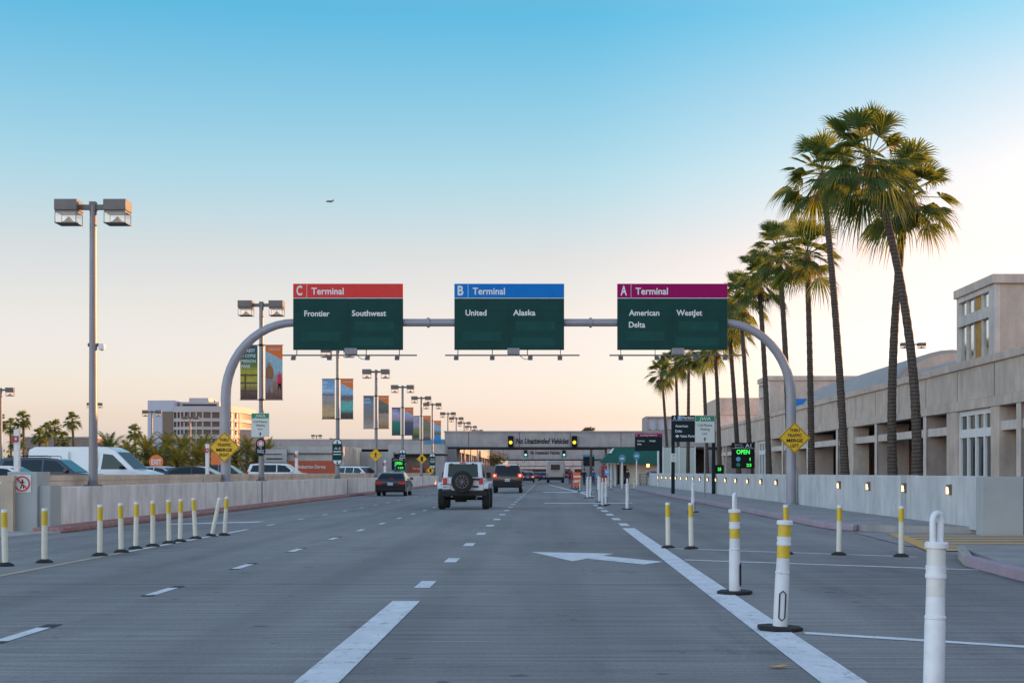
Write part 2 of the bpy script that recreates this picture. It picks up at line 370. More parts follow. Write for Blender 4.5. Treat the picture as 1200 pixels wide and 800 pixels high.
# extra sky gain behind the camera and overhead fills the shade; left raised too
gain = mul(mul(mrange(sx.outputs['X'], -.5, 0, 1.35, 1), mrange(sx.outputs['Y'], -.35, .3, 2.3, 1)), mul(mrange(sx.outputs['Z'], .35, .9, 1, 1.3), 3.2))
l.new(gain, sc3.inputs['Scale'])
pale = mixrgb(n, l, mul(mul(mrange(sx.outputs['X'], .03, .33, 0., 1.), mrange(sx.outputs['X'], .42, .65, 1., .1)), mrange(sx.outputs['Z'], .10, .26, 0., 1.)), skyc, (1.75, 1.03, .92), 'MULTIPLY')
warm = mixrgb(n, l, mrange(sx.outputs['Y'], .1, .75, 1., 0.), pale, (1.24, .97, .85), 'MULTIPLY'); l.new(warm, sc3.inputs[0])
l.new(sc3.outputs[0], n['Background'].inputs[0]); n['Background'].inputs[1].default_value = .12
sun = bpy.data.lights.new('sun', 'SUN'); sun.energy = 5.0; sun.angle = R(.53); sun.color = (1, .46, .15)
so = bpy.data.objects.new('sun', sun); COL.objects.link(so); so.location = (60, 40, 30)
d = Vector((math.sin(SUN_AZ) * math.cos(SUN_EL), math.cos(SUN_AZ) * math.cos(SUN_EL), math.sin(SUN_EL)))
so.rotation_euler = d.to_track_quat('Z', 'Y').to_euler()
SC.view_settings.view_transform = 'Standard'; SC.view_settings.look = 'None'; SC.view_settings.gamma = 1; SC.view_settings.use_curve_mapping = False
SC.view_settings.exposure = 1.0
SC.render.engine = 'CYCLES'; SC.cycles.use_denoising = True; SC.cycles.max_bounces = 6; SC.cycles.transparent_max_bounces = 12

# ------------------------------------------------------------------ ground, road, kerbs
def sheet(name, poly, z, m):
    b = MB(); b.face([(x, y, z) for x, y in poly]); return b.build(name, m, smooth=0)
struct(sheet('ground', [(-4000, -60), (4000, -60), (4000, 9000), (-4000, 9000)], -.02, 'ground'))
struct(sheet('road', [(-34, -20), (30, -20), (30, 34), (10.5, 40), (10.5, 700), (-12.4, 700), (-12.4, 36), (-34, 33.5)], 0, 'road'))
b = MB(); b.box(-140, -13.26, 36.5, 170, -.1, .2); struct(b.build('parking_lot_surface', 'lot'))
b = MB(); b.prism([(-40, 27.2), (-14, 28.6), (-11.9, 31.0), (-11.6, 33.8), (-40, 34.6)], 'xy', .0, .045); struct(b.build('driveway_apron', 'apron'))
# left kerb along the wall
b = MB(); b.prism([(-12.31, 33.9), (-11.55, 33.9), (-11.62, 40), (-11.72, 166), (-12.31, 166)], 'xy', 0, .13); struct(b.build('kerb', 'kerb_red', bevel=.03))
# right sidewalk and kerbs
b = MB(); b.prism([(7.22, 36.4), (7.5, 35.2), (8.3, 34.2), (10.6, 33.2), (10.6, 166), (7.22, 166)], 'xy', 0, .17); struct(b.build('sidewalk', 'walk'))
b = MB(); b.prism([(7.05, 37.5), (7.12, 36.0), (7.45, 34.9), (7.6, 35.0), (7.32, 36.1), (7.215, 37.5), (7.215, 166), (7.05, 166)], 'xy', 0, .172); struct(b.build('kerb', 'kerb_pink', bevel=.03))
b = MB(); b.prism([(6.95, 23.6), (7.3, 24.9), (9, 25.4), (30, 25.4), (30, 2), (6.42, 2), (6.42, 20)], 'xy', 0, .165); struct(b.build('sidewalk', 'walk'))
b = MB(); b.prism([(6.8, 23.65), (7.2, 25.0), (7.3, 24.88), (6.95, 23.55), (6.56, 22.0), (6.40, 21.9)], 'xy', 0, .17); struct(b.build('kerb', 'kerb', bevel=.02))
b = MB(); b.prism([(6.41, 2), (6.26, 2), (6.24, 19), (6.39, 21.9), (6.55, 22.0), (6.41, 19)], 'xy', 0, .17); struct(b.build('kerb', 'kerb_pink', bevel=.02))
b = MB(); b.face([(7.6, 25.5, .012), (30, 25.5, .012), (30, 33, .012), (8.2, 33.8, .012), (7.3, 34, .012), (7.0, 28, .012)]); struct(b.build('driveway', 'walk', smooth=0))
for k in range(6):
    y0 = 26.0 + k * 1.15
    struct(sheet('road_marking', [(7.3 + .1 * k, y0), (30, y0 + 1.2), (30, y0 + 1.7), (7.3 + .1 * k, y0 + .55)], .017, 'hatch'))
struct(sheet('road_marking', [(6.9, 26.0), (7.25, 26.0), (8.2, 33.2), (7.9, 33.2)], .021, 'hatch'))
def mark(poly, m='line', z=.005): struct(sheet('road_marking', poly, z, m))
def dash(xc, w_, y0, y1, m='line', z=.005): mark([(xc - w_ / 2, y0), (xc + w_ / 2, y0), (xc + w_ / 2, y1), (xc - w_ / 2, y1)], m, z)
for k in range(26):                                        # dotted lane line left of centre
    y0 = 12.2 + k * 4.57
    dash(-4.70, .13, y0, y0 + 1.05)
    if k < 5:
        dash(-4.70, .15, y0 - .15, y0, 'black_line'); dash(-4.70, .15, y0 + 1.05, y0 + 1.35, 'black_line')
for k in range(26):
    y0 = 38.6 + k * 4.75; dash(-7.64, .11, y0, y0 + 1.0)
dash(-1.60, .31, 3, 16.0)
for k in range(32):
    y0 = 17.8 + k * 5.05; dash(-1.59, .20, y0, y0 + 1.15)
mark([(2.03 - .16, 5), (2.03 + .16, 5), (2.06 + .16, 36.8), (2.06 - .16, 36.8)])
for k in range(6):
    y0 = 38.4 + k * 4.6; dash(2.08, .24, y0, y0 + 1.9)
mark([(2.5, 84), (2.75, 84), (2.45, 98), (.1, 165), (-.1, 165), (2.2, 98)])
mark([(-7.72, 19.0), (-7.60, 19.0), (-7.62, 26), (-7.74, 26)], 'line_tan'); mark([(-9.3, 17.4), (-9.1, 17.4), (-7.60, 19), (-7.72, 19)], 'line_tan')
mark([(-7.74, 26), (-7.62, 26), (-7.56, 36), (-7.68, 36)])
mark([(-10.6, 39.2), (-8.4, 41), (-8.4, 42), (-10.6, 40.0)]); mark([(-10.9, 26.2), (-8.5, 26.0), (-8.5, 26.16), (-10.9, 26.36)], 'line_tan')
mark([(2.25, 27.0), (6.3, 24.2), (6.3, 24.36), (2.25, 27.2)]); mark([(2.25, 23.4), (6.5, 20.9), (6.5, 21.08), (2.25, 23.62)])
mark([(2.3, 12.72), (6.2, 10.35), (6.2, 10.5), (2.3, 12.92)])
for (ya, yb, xa, xb) in ((101, 104, -.4, 3.2), (66, 67.2, -.2, 3.9)): mark([(xa, ya), (xb, ya), (xb, yb), (xa, yb)], 'line')
def gp(px, py): Y = GY(py, .005); return (PX(px, Y), Y)
mark([gp(p, q) for p, q in ((623, 646.2), (671, 657.2), (688, 654), (755, 661), (777, 657.6), (706, 650.8), (720, 648.2))])

# ------------------------------------------------------------------ walls along the road
t = thing('roadside_wall', 'long stained concrete wall with beige coping along the far lane edge', 'wall', (-12.3, 35, 0))
b = MB()
for y0, y1 in ((0, 26), (26.03, 52), (52.03, 78), (78.03, 104), (104.03, 124)): b.box(-.65, 0, y0, y1, 0, 1.07)
b.build('wall_face', 'wall', t, bevel=.015)
b = MB(); b.box(-.95, -.655, -.6, 124, 0, 1.22); b.box(-.97, -.635, -.6, 124, 1.225, 1.37)
for k in range(20): b.box(-.99, -.625, k * 6.1, k * 6.1 + .03, .9, 1.375)
b.build('coping', 'beige', t)
b = MB()
for y in (26, 52, 78, 104): b.box(-.3, .012, y - .05, y + .08, .0, 1.05)
b.build('joint', 'dark', t)
b = MB()
for k in range(16): b.box(-.2, .006, 3.2 + k * 7.3, 3.23 + k * 7.3, .02, 1.06)
b.build('form_line', 'wall_line', t)
t = thing('wall_pier', 'grey painted pier at the near end of the concrete wall', 'wall', (PX(26, 34.6), 34.6, 0))
b = MB(); b.box(-.36, .36, 0, .9, 0, 1.46); b.build('tall_block', 'greywall', t, bevel=.01)
b = MB(); b.box(.363, .64, .12, .9, 0, 1.13); b.build('low_block', 'greywall', t, bevel=.01)
b = MB(); b.box(-14, -.37, .3, 1.2, 0, 1.15); b.build('side_wall', 'greywall', t)
# left: no pedestrians plate on the pier
def ring(b, r0, r1, y0, y1, cx=0, cz=0, n=28, mi=0):
    for k in range(n):
        a0, a1 = 2 * math.pi * k / n, 2 * math.pi * (k + 1) / n
        q = [(cx + r * math.cos(a), cz + r * math.sin(a)) for r, a in ((r0, a0), (r1, a0), (r1, a1), (r0, a1))]
        b.prism(q, 'xz', y0, y1, mi)
def disc(cx, cz, r, n=28): return [(cx + r * math.cos(2 * math.pi * k / n), cz + r * math.sin(2 * math.pi * k / n)) for k in range(n)]
def walker(b, cx, cz, k, y0, y1, mi=0):                       # striding figure symbol
    b.prism(disc(cx + .02 * k, cz + .36 * k, .085 * k, 12), 'xz', y0, y1, mi)
    for p in ([(-.10, .25), (.10, .27), (.09, -.06), (-.07, -.06)], [(.0, -.05), (.09, -.05), (.22, -.48), (.12, -.50)], [(-.07, -.05), (.03, -.05), (-.12, -.50), (-.23, -.46)],
              [(-.10, .25), (-.06, .15), (-.22, .0), (-.27, .04)], [(.10, .27), (.08, .17), (.24, .06), (.27, .12)]):
        b.prism([(cx + x * k, cz + z * k) for x, z in p], 'xz', y0, y1, mi)
t = thing('prohibition_sign', 'white square no pedestrians sign on the grey wall pier', 'sign', (PX(26, 34.58), 34.595, PZ(566.5, 34.6)))
b = MB(); b.box(-.21, .21, -.012, 0, -.21, .21); b.build('sign_plate', 'sign_grey', t)
b = MB(); walker(b, 0, -.0, .24, -.017, -.013); b.build('walking_figure', 'sign_black', t)
b = MB(); ring(b, .155, .19, -.022, -.018); b.prism([(-.125, .10), (-.10, .125), (.125, -.10), (.10, -.125)], 'xz', -.0225, -.0185); b.build('red_ring', 'sign_red', t)

t = thing('sidewalk_wall', 'pale streaked concrete wall with wall lights beside the palms', 'wall', (9.9, 33, 0))
b = MB()
for y0, y1 in ((0, 6.4), (6.95, 24), (24.03, 44), (44.03, 62), (62.03, 80), (80.03, 108)): b.box(0, .3, y0, y1, .1, 1.36)
b.build('wall_face', 'wall_r', t, bevel=.015)
b = MB(); b.box(-.02, .36, 6.42, 6.93, .1, 1.37); b.build('grey_pier', 'greywall', t, bevel=.01)
b = MB(); b.box(.004, .95, -.5, -.003, .0, 1.35); b.build('end_block', 'greywall', t, bevel=.01)
b = MB(); b.box(.953, 9, -.3, .2, 0, 1.3); b.build('gate_wall', 'darksteel', t)
b = MB()
for k in range(24): b.box(-.004, .15, 1.5 + k * 4.4, 1.52 + k * 4.4, .18, 1.35)
b.build('form_line', 'wall_line', t)
proto = thing('wall_light', '', 'wall light', group='wall lights on the sidewalk wall')
b = MB(); b.hexa([(-.06, -.07, -.14), (0, -.07, -.14), (0, .07, -.14), (-.06, .07, -.14), (-.10, -.08, .12), (0, -.08, .12), (0, .08, .12), (-.10, .08, .12)]); b.build('housing', 'darksteel', proto, bevel=.008)
b = MB(); b.box(-.112, -.07, -.05, .05, -.11, .05); b.build('lamp_lens', 'walllamp', proto)
k = 0
for i in range(22):
    if i == 4: continue
    y = 35.0 + i * 4.42
    place(proto, k, (9.9, y, 1.03), 0, 'small lit wall light on the pale wall, ' + (ORD[k] + ' from its near end' if k else 'nearest to its grey end block') if k < 20 else 'small lit warm wall light, last along the pale concrete wall')
    k += 1

# ------------------------------------------------------------------ lane delineators
def make_delineator():
    t = thing('delineator_post', '', 'delineator')
    b = MB(); b.lathe([(.046, .03), (.046, .60)], 14); b.build('post', 'ivory', t)
    b = MB(); b.lathe([(.0475, .60), (.0475, .83)], 14); b.build('yellow_sleeve', 'yellow_band', t)
    b = MB(); b.lathe([(.046, .83), (.046, .87), (.03, .875)], 14); b.build('post_cap', 'white_plastic', t)
    b = MB(); b.lathe([(.14, 0), (.13, .025), (.06, .06), (.05, .06)], 14); b.build('foot', 'rubber', t)
    return t
proto = make_delineator(); used = 0
left = [(6, 663), (52, 659), (117, 651), (142, 647), (159, 643), (179, 640), (198, 636.5), (211, 634.5), (229, 631), (248, 628), (263, 627)]
names = ['nearest of the row by the pier', 'second of the row, right below the grey pier', 'third of the row along the far edge line', 'fourth of the row along the far edge line', 'fifth of the row along the far edge line',
         'sixth of the row along the far edge line', 'seventh of the row along the far edge line', 'eighth of the row along the far edge line', 'leaning a little, ninth of the row', 'leaning hard over, its yellow sleeve bleached', 'last of the row, beyond the leaning one']
for i, (px, py) in enumerate(left):
    Y = GY(py); o = place(proto, used, (PX(px, Y), Y, 0), random.uniform(0, 6), 'white delineator post with yellow top, ' + names[i], 'delineator posts along the far edge line'); used = 1
    lean = {8: -3, 9: 12, 10: 3.5}.get(i, random.uniform(-1.2, 1.2)); o.rotation_euler = (R(random.uniform(-1, 1)), R(lean), 0)
    o.scale = (1, 1, 1) if i < 2 else (1, 1, 1.02)
    if i == 9:
        for c in kids(o):
            if c.name.startswith('yellow_sleeve'): c.data = c.data.copy(); c.data.materials[0] = M['ivory']
for px, py, lab in ((783, 642, 'beside the white arrow and thick line'), (810, 643, 'right of the thick line, second from it'), (921, 649, 'standing behind the loopless tube'),
                    (983, 650, 'on the thin line before the hatched driveway'), (1056, 652, 'nearest to the grey kerb end')):
    Y = GY(py); o = place(proto, 1, (PX(px, Y), Y, 0), 0, 'white delineator post with yellow top ' + lab, 'delineator posts along the thin cross line'); o.rotation_euler = (0, R(random.uniform(-.8, 1.6)), 0)

def make_tube(loop, bands, scuff=True):
    t = thing('channelizer_tube', '', 'traffic tube')
    b = MB(); b.lathe([(.068, .035), (.066, .5), (.063, .52), (.068, .525), (.068, .54), (.062, .545), (.06, .66)], 18)
    b.lathe([(.058, .66), (.058, .78)], 18); b.lathe([(.066, .78), (.068, .80), (.062, .815), (.066, .84), (.066, .86)], 18); b.lathe([(.058, .86), (.058, .97)], 18); b.lathe([(.075, .97), (.075, 1.0), (.066, 1.01)], 18)
    b.build('tube_body', 'scuffed' if scuff else 'white_plastic', t)
    for z0, z1 in ((.665, .775), (.862, .965)):
        b = MB(); b.lathe([(.0605, z0), (.0605, z1)], 18); b.build('reflective_band', bands, t)
    if loop:
        p = [(.035, 0, 1.0)] + [(.04 * math.cos(a), 0, 1.14 + .05 * math.sin(a)) for a in [math.pi * k / 8 for k in range(9)]] + [(-.035, 0, 1.0)]
        b = MB(); b.tube(p, .021, 10); b.build('grab_loop', 'white_plastic', t)
    if scuff:
        p = [(-.028, -.069, .12), (-.028, -.0695, .34), (0, -.071, .365), (.028, -.0695, .34), (.028, -.069, .12), (0, -.071, .095), (-.028, -.069, .12)]
        b = MB(); b.tube(p, .006, 6); b.build('grip_outline', 'rubber', t)
    b = MB(); b.prism([(.215 * math.cos(math.pi / 8 + k * math.pi / 4), .215 * math.sin(math.pi / 8 + k * math.pi / 4)) for k in range(8)], 'xy', 0, .04); b.build('rubber_base', 'rubber', t, bevel=.01)
    return t
near = make_tube(True, 'white_band', False)
Y = 9.0; place(near, 0, (PX(1094, Y), Y, 0), R(35), 'big white channelizer tube with grab loop, closest to the camera', 'channelizer tubes along the thick white line'); near.rotation_euler = (0, R(1.6), R(35)); near['label'] = 'clean white channelizer tube with cream bands and grab loop, nearest of all'
mid = make_tube(False, 'yellow_band')
Y = GY(738); mid.location = (PX(914, Y), Y, 0); mid.rotation_euler = (0, R(2.6), 0); mid['label'] = 'scuffed leaning channelizer tube with two yellow bands and no loop'; mid['group'] = 'channelizer tubes along the thick white line'
mid2 = make_tube(True, 'yellow_band')
Y = GY(695.5); mid2.location = (PX(861, Y), Y, 0); mid2.rotation_euler = (0, R(-.6), R(70)); mid2['label'] = 'scuffed upright channelizer tube with two yellow bands and a loop'; mid2['group'] = 'channelizer tubes along the thick white line'
far = make_tube(True, 'white_band')
used = 0
for px, py, lab in ((812, 600, 'standing alone near the mauve kerb'), (735, 596.5, 'alone between the dashes and the awning booth'), (706, 592.5, 'in front of the pair beyond the dashes'), (710, 591.5, 'right partner of the pair beyond the dashes'),
                    (702.5, 588, 'just behind the pair beyond the dashes'), (688.5, 583.3, 'left one of two close together by the orange panels'), (692, 582.8, 'right one of two close together by the orange panels'), (701, 574.5, 'farthest, before the red cabinet')):
    Y = GY(py); place(far, used, (PX(px, Y), Y, 0), random.uniform(0, 3), 'small distant white channelizer tube ' + lab, 'channelizer tubes along the thick white line'); used = 1
t = proto
for px, py, lab in ((679.5, 575, 'right of the orange panels'), (716, 573.5, 'in front of the white booth columns'), (743, 573.5, 'before the booth, near its counter'), (771, 572.5, 'on the sidewalk by the magenta headed sign')):
    Y = GY(py); o = place(t, 1, (PX(px, Y), Y, 0), 0, 'tiny distant delineator post ' + lab, 'distant delineator posts near the booth'); o.rotation_euler = (0, 0, 0)
pan = thing('vertical_panel', '', 'traffic panel', group='orange panels before the cars')
b = MB(); b.box(-.17, .17, -.015, .015, .25, 1.45); b.build('orange_panel', 'orange_plastic', pan, bevel=.01)
b = MB(); b.box(-.172, .172, -.019, -.0155, .6, .75); b.box(-.172, .172, -.019, -.0155, 1.0, 1.15); b.build('white_stripe', 'sign_white', pan)
b = MB(); b.tube([(0, 0, .03), (0, 0, .26)], .03, 8); b.box(-.25, .25, -.25, .25, 0, .05); b.build('panel_foot', 'rubber', pan)
for i, (px, py, lab) in enumerate(((674.5, 573, 'nearer one of the two'), (678, 572.2, 'one just behind the other'))):
    Y = GY(py); place(pan, i, (PX(px, Y), Y, 0), R(8), 'bright orange vertical traffic panel, ' + lab, 'orange panels before the cars')
b = MB(); b.tube([(0, 0, .02), (0, 0, 1.3)], .05, 8, 0); b.lathe([(.2, 0), (.2, .04)], 10, mi=1); o = b.build('red_post', ['red_paint', 'rubber']); Y = GY(572); o.location = (PX(670, Y), Y, 0); tag(o, 'thin dark red post left of the orange panels', 'traffic post')
b = MB(); c = [(.0, .06, 0), (.05, .02, .006), (.10, .03, .012), (.15, 0, .008), (.09, -.03, .004), (.03, -.035, .0)]
b.face([(x, y, z + .012) for x, y, z in c]); b.face([(x, y, z + .008) for x, y, z in c][::-1]); o = b.build('fallen_leaf', 'leaf_dry', recalc=False); Y = GY(783); o.location = (PX(902, Y), Y, .004); tag(o, 'dry tan leaf lying on the road by the thick line', 'leaf')

# ------------------------------------------------------------------ lamp posts
def make_lamp(h=7.8, base_z=0., head=True):
    t = thing('street_lamp', '', 'street lamp')
    b = MB(); b.tube([(0, 0, .03), (0, 0, h * .5), (0, 0, h - .1)], [.125, .108, .095], 12); b.build('pole', 'steel', t)
    b = MB(); b.box(-.2, .2, -.2, .2, 0, .035); b.lathe([(.16, .03), (.13, .16)], 12); b.build('base_plate', 'darksteel', t)
    b = MB(); b.box(-.5, .5, -.055, .055, h - .22, h - .08); b.box(-.09, .09, -.09, .09, h - .26, h); b.build('crossarm', 'darksteel', t, bevel=.01)
    for s in (-1, 1):
        c = s * .67
        b = MB(); b.box(c - .31, c + .31, -.3, .3, h - .27, h + .03); hd = b.build('lamp_head', 'darksteel', t, bevel=.015)
        b = MB(); b.box(c - .29, c + .29, -.28, .28, h - .32, h - .275); b.box(c - .3, c + .3, -.29, .29, h - .62, h - .60)
        for u in (-1, 1):
            for v in (-1, 1): b.box(c + u * .285 - .008, c + u * .285 + .008, v * .275 - .008, v * .275 + .008, h - .60, h - .32)
        b.build('lens_frame', 'darksteel', hd)
        b = MB(); b.lathe([(.24, h - .598), (.12, h - .52), (.03, h - .42), (.005, h - .40)], 12, (c, 0, 0)); b.build('reflector_cone', 'bark', hd)
        b = MB(); b.box(c - .287, c + .287, -.277, .277, h - .598, h - .322); b.build('lens', 'lens', hd)
    return t
lamp = make_lamp()
lampD = [39.1, 62.0, 84.4, 103.2, 121.9, 139.9, 153.2, 177, 193, 211, 229, 250]
lamplab = ['tall twin headed street lamp with a camera, nearest on the wall ledge', 'twin headed street lamp carrying the forest banners and cell phone sign', 'twin headed street lamp behind the red headed terminal sign', 'twin headed street lamp carrying the pedestrian sign',
           'twin headed street lamp just right of the pedestrian sign lamp', 'twin headed street lamp carrying the small yellow bus sign', 'twin headed street lamp in front of the bridge end',
           'first street lamp rising behind the bridge end', 'second street lamp rising behind the bridge', 'third street lamp rising behind the bridge', 'fourth street lamp rising behind the bridge', 'farthest street lamp rising behind the bridge']
for i, D in enumerate(lampD):
    place(lamp, i, (-12.52, D, 1.07), 0, lamplab[i], 'street lamps along the wall ledge')
lots = [(178, 482, 150, 'left of the office block, before the date palms'), (223, 489, 165, 'before the office block middle'), (1, 456, 110, 'cut by the picture edge above the palms'), (111, 473, 185, 'seen behind the nearest street lamp'),
        (371, 510, 260, 'above the grey low building, left one'), (392, 514, 280, 'behind the oval sign pole'), (416, 518, 300, 'above the concrete block, before the trees'), (404, 516.5, 300, 'above the sunlit block')]
for px, py, D, lab in lots:
    o = place(lamp, 1, (PX(px, D), D, PZ(py, D) - 7.8 + .1), R(10), 'distant parking lot lamp ' + lab, 'parking lot lamps far beyond the wall')
    if o.location.z < .2 or True: o.location.z = min(o.location.z, 4.5)
Y = 90; o = place(lamp, 1, (PX(1070, Y), Y, 5.6), 0, 'twin headed lamp on the terminal roof beside the leaning palm', 'roof lamp'); o.scale = (.8, .8, (PZ(402, Y) - 5.6) / 7.8); del o['group']
# dome camera on the nearest lamp
t = thing('security_camera', 'small dome security camera bracketed to the nearest street lamp', 'camera', (-12.52, 39.1, PZ(404, 39.1)))
b = MB(); b.box(.09, .22, -.03, .03, -.02, .03); b.tube([(-.14, 0, 0), (.14, 0, 0)], .05, 10); b.build('bracket', 'darksteel', t)
b = MB(); b.lathe([(.02, -.16), (.08, -.13), (.10, -.06), (.10, .0), (.05, .03)], 12, (.24, 0, 0)); b.build('dome', 'white_plastic', t)

# banners on the lamps
OR = (.72, .16, .02)
art = [
 ([(0, (.05, .02, .02)), (.16, (.16, .08, .06)), (.3, (.42, .38, .04)), (.5, (.40, .36, .02)), (.62, (.14, .2, .03)), (.75, (.02, .12, .07)), (1, (.01, .07, .09))], None, [(0, (.10, .04, .03)), (.2, (.25, .13, .10)), (.36, (.35, .22, .17)), (.5, (.30, .45, .55)), (.8, (.30, .50, .58)), (1, (.3, .5, .6))], OR),
 ([(0, (.05, .03, .02)), (.08, (.55, .38, .18)), (.3, (.48, .33, .2)), (.42, (.30, .28, .26)), (.58, (.35, .30, .32)), (.6, (.06, .07, .1)), (.66, (.25, .45, .68)), (1, (.14, .30, .52))], None, [(0, (.03, .03, .03)), (.15, (.10, .08, .06)), (.22, (.10, .42, .40)), (.42, (.12, .45, .42)), (.46, (.25, .12, .08)), (.56, (.10, .12, .16)), (.62, (.25, .45, .68)), (1, (.3, .5, .68))], OR),
 ([(0, (.4, .36, .34)), (.2, (.32, .25, .20)), (.4, (.22, .2, .2)), (.7, (.20, .22, .28)), (.85, (.12, .25, .38)), (1, (.05, .07, .1))], None, [(0, (.30, .15, .05)), (.25, (.42, .30, .22)), (.45, (.36, .27, .22)), (.5, (.10, .1, .07)), (.7, (.13, .15, .12)), (1, (.12, .15, .15))], OR),
 ([(0, (.01, .05, .05)), (.3, (.01, .17, .13)), (.48, (.02, .2, .16)), (.55, (.36, .25, .30)), (.75, (.40, .36, .58)), (1, (.10, .08, .22))], None, [(0, (.03, .04, .09)), (.3, (.06, .07, .14)), (.48, (.1, .1, .16)), (.55, (.35, .22, .26)), (.7, (.32, .38, .62)), (1, (.35, .42, .65))], OR),
 ([(0, (.2, .16, .12)), (.15, (.04, .05, .02)), (.3, (.16, .22, .02)), (.45, (.22, .22, .1)), (.6, (.40, .33, .45)), (1, (.28, .24, .36))], None, [(0, (.05, .02, .03)), (.2, (.25, .2, .2)), (.4, (.16, .17, .06)), (.65, (.2, .2, .15)), (1, (.12, .2, .25))], OR),
 ([(0, (.02, .2, .5)), (.3, (.03, .3, .6)), (.5, (.25, .25, .12)), (.6, (.25, .42, .65)), (1, (.2, .36, .6))], None, [(0, (.01, .16, .42)), (.3, (.03, .28, .6)), (.4, (.14, .12, .05)), (.52, (.2, .25, .16)), (.58, (.22, .42, .66)), (1, (.25, .42, .6))], OR)]
txt = [['FOREST', 'A COPSE', 'MISSION', 'PARK'], ['HEY', 'GO', 'SUNNIER'], ['LOVE', 'LOCAL'], ['GLOW', 'NIGHT'], ['GARDEN', 'WALK'], None]
bl = ['leafy green forest', 'sandy beach', 'brown rock and water', 'purple sky and teal', 'mauve and green garden', 'blue lake']
for i, D in enumerate(lampD[1:7]):
    zt, hh = (6.96, 2.34)
    for s in (-1, 1):
        if i == 5 and s < 0: continue
        st, cn = (art[i][0], None) if s < 0 else (art[i][2], OR)
        t = thing('street_banner', ('%s picture banner on the left of its street lamp' if s < 0 else 'orange cornered %s picture banner right of its street lamp') % bl[i], 'banner', (-12.52, D, zt - hh), 0, 'picture banners hung on the street lamps')
        x0, x1 = sorted((s * .17, s * .92))
        m = banner_material('printed_banner_cloth', st, cn, 3.2 + i * .4, .22)
        b = MB(); b.box(x0, x1, -.006, .006, 0, hh); b.build('banner_cloth', m, t)
        b = MB()
        for z in (-.02, hh + .02): b.tube([(s * .08, 0, z), (s * .95, 0, z)], .02, 6)
        b.lathe([(.13, -.05), (.13, .02)], 10); b.lathe([(.13, hh - .02), (.13, hh + .06)], 10); b.build('banner_arm', 'darksteel', t)
        b = MB()
        if s < 0 and txt[i]:
            for k, line in enumerate(txt[i]): b.text(line, x0 + .05, hh - .28 - k * .23, .13, y=-.008, bold=.01, fit=min(.62, .1 * len(line)))
            b.build('lettering', 'sign_white', t)
        elif s > 0:
            b.text('ORANGE COUNTY', x0 + .14, hh - .2, .07, y=-.008, bold=.01, fit=.52); b.build('lettering', 'sign_white', t)
        if i == 0 and s < 0:
            b = MB()
            for z in (.38, .72, 1.06): b.box(x0, x1, -.010, -.007, z - .04, z + .03)
            for x in (x0 + .18,): b.box(x, x + .07, -.012, -.008, .1, 1.12)
            b.build('printed_fence', 'bark', t)
        if i == 0 and s > 0:
            c = x0 + .2
            b = MB(); b.prism(disc(c - .03, 1.53, .09, 14), 'xz', -.012, -.008, 1); b.prism([(c - .19, .92), (c - .16, 1.38), (c - .08, 1.47), (c + .06, 1.45), (c + .14, 1.34), (c + .17, 1.05), (c + .10, .90)], 'xz', -.012, -.008, 0)
            b.prism([(c - .16, .30), (c - .15, .92), (c + .10, .92), (c + .14, .30), (c + .05, .30), (c - .02, .75), (c - .08, .30)], 'xz', -.012, -.008, 2)
            b.build('printed_man', [mat('print_brown', (.28, .12, .04), var=.3, vs=12), mat('print_skin', (.45, .22, .1), var=.1), mat('print_grey', (.25, .22, .26), var=.3, vs=12)], t)
            c = x0 + .62
            b = MB(); b.prism(disc(c, 1.17, .055, 12), 'xz', -.012, -.008, 1); b.prism([(c - .10, .70), (c - .06, 1.1), (c + .07, 1.1), (c + .10, .70)], 'xz', -.012, -.008, 0); b.prism([(c - .07, .32), (c - .06, .70), (c + .07, .70), (c + .06, .32), (c, .6)], 'xz', -.012, -.008, 2)
            b.build('printed_child', [mat('print_pink', (.62, .01, .08), var=.1), MATS['print_skin'], M['sign_black']], t)

# ------------------------------------------------------------------ sign gantry
GD = 56.5; GS = F / GD
gx = lambda px: (px - VX) / GS
gz = lambda py: H - (py - VY) / GS
t = thing('sign_gantry', 'arched grey tube gantry spanning the road above the lanes', 'gantry', (0, GD, 0))
zb = gz(378); rx = 2.75; ry = 2.95
def leg(px, s, z0):
    x = gx(px)
    p = [(x, 0, z0), (x, 0, 2.2), (x, 0, zb - ry)] + [(x + s * rx * (1 - math.cos(a)), 0, zb - ry + ry * math.sin(a)) for a in [math.pi / 2 * k / 12 for k in range(1, 13)]]
    r = [.20] * 3 + [.20 - .045 * k / 12 for k in range(1, 13)]
    return p, r
for px, s, z0 in ((264.5, 1, 1.07), (927, -1, .17)):
    p, r = leg(px, s, z0); b = MB(); b.tube(p, r, 18); b.build('column', 'gantry', t)
    b = MB(); b.lathe([(.32, z0), (.32, z0 + .05), (.21, z0 + .07)], 16, (gx(px), 0, 0)); b.build('base_flange', 'gantry', t)
xa, xb = gx(264.5) + rx, gx(927) - rx
b = MB(); b.tube([(xa, 0, zb), (xb, 0, zb)], .152, 18); b.build('crossbar', 'gantry', t)
b = MB()
for x in (xa + .02, xb - .02, gx(502), gx(692)): b.tube([(x - .05, 0, zb), (x + .05, 0, zb)], .20, 18)
b.build('flange_collar', 'gantry', t)
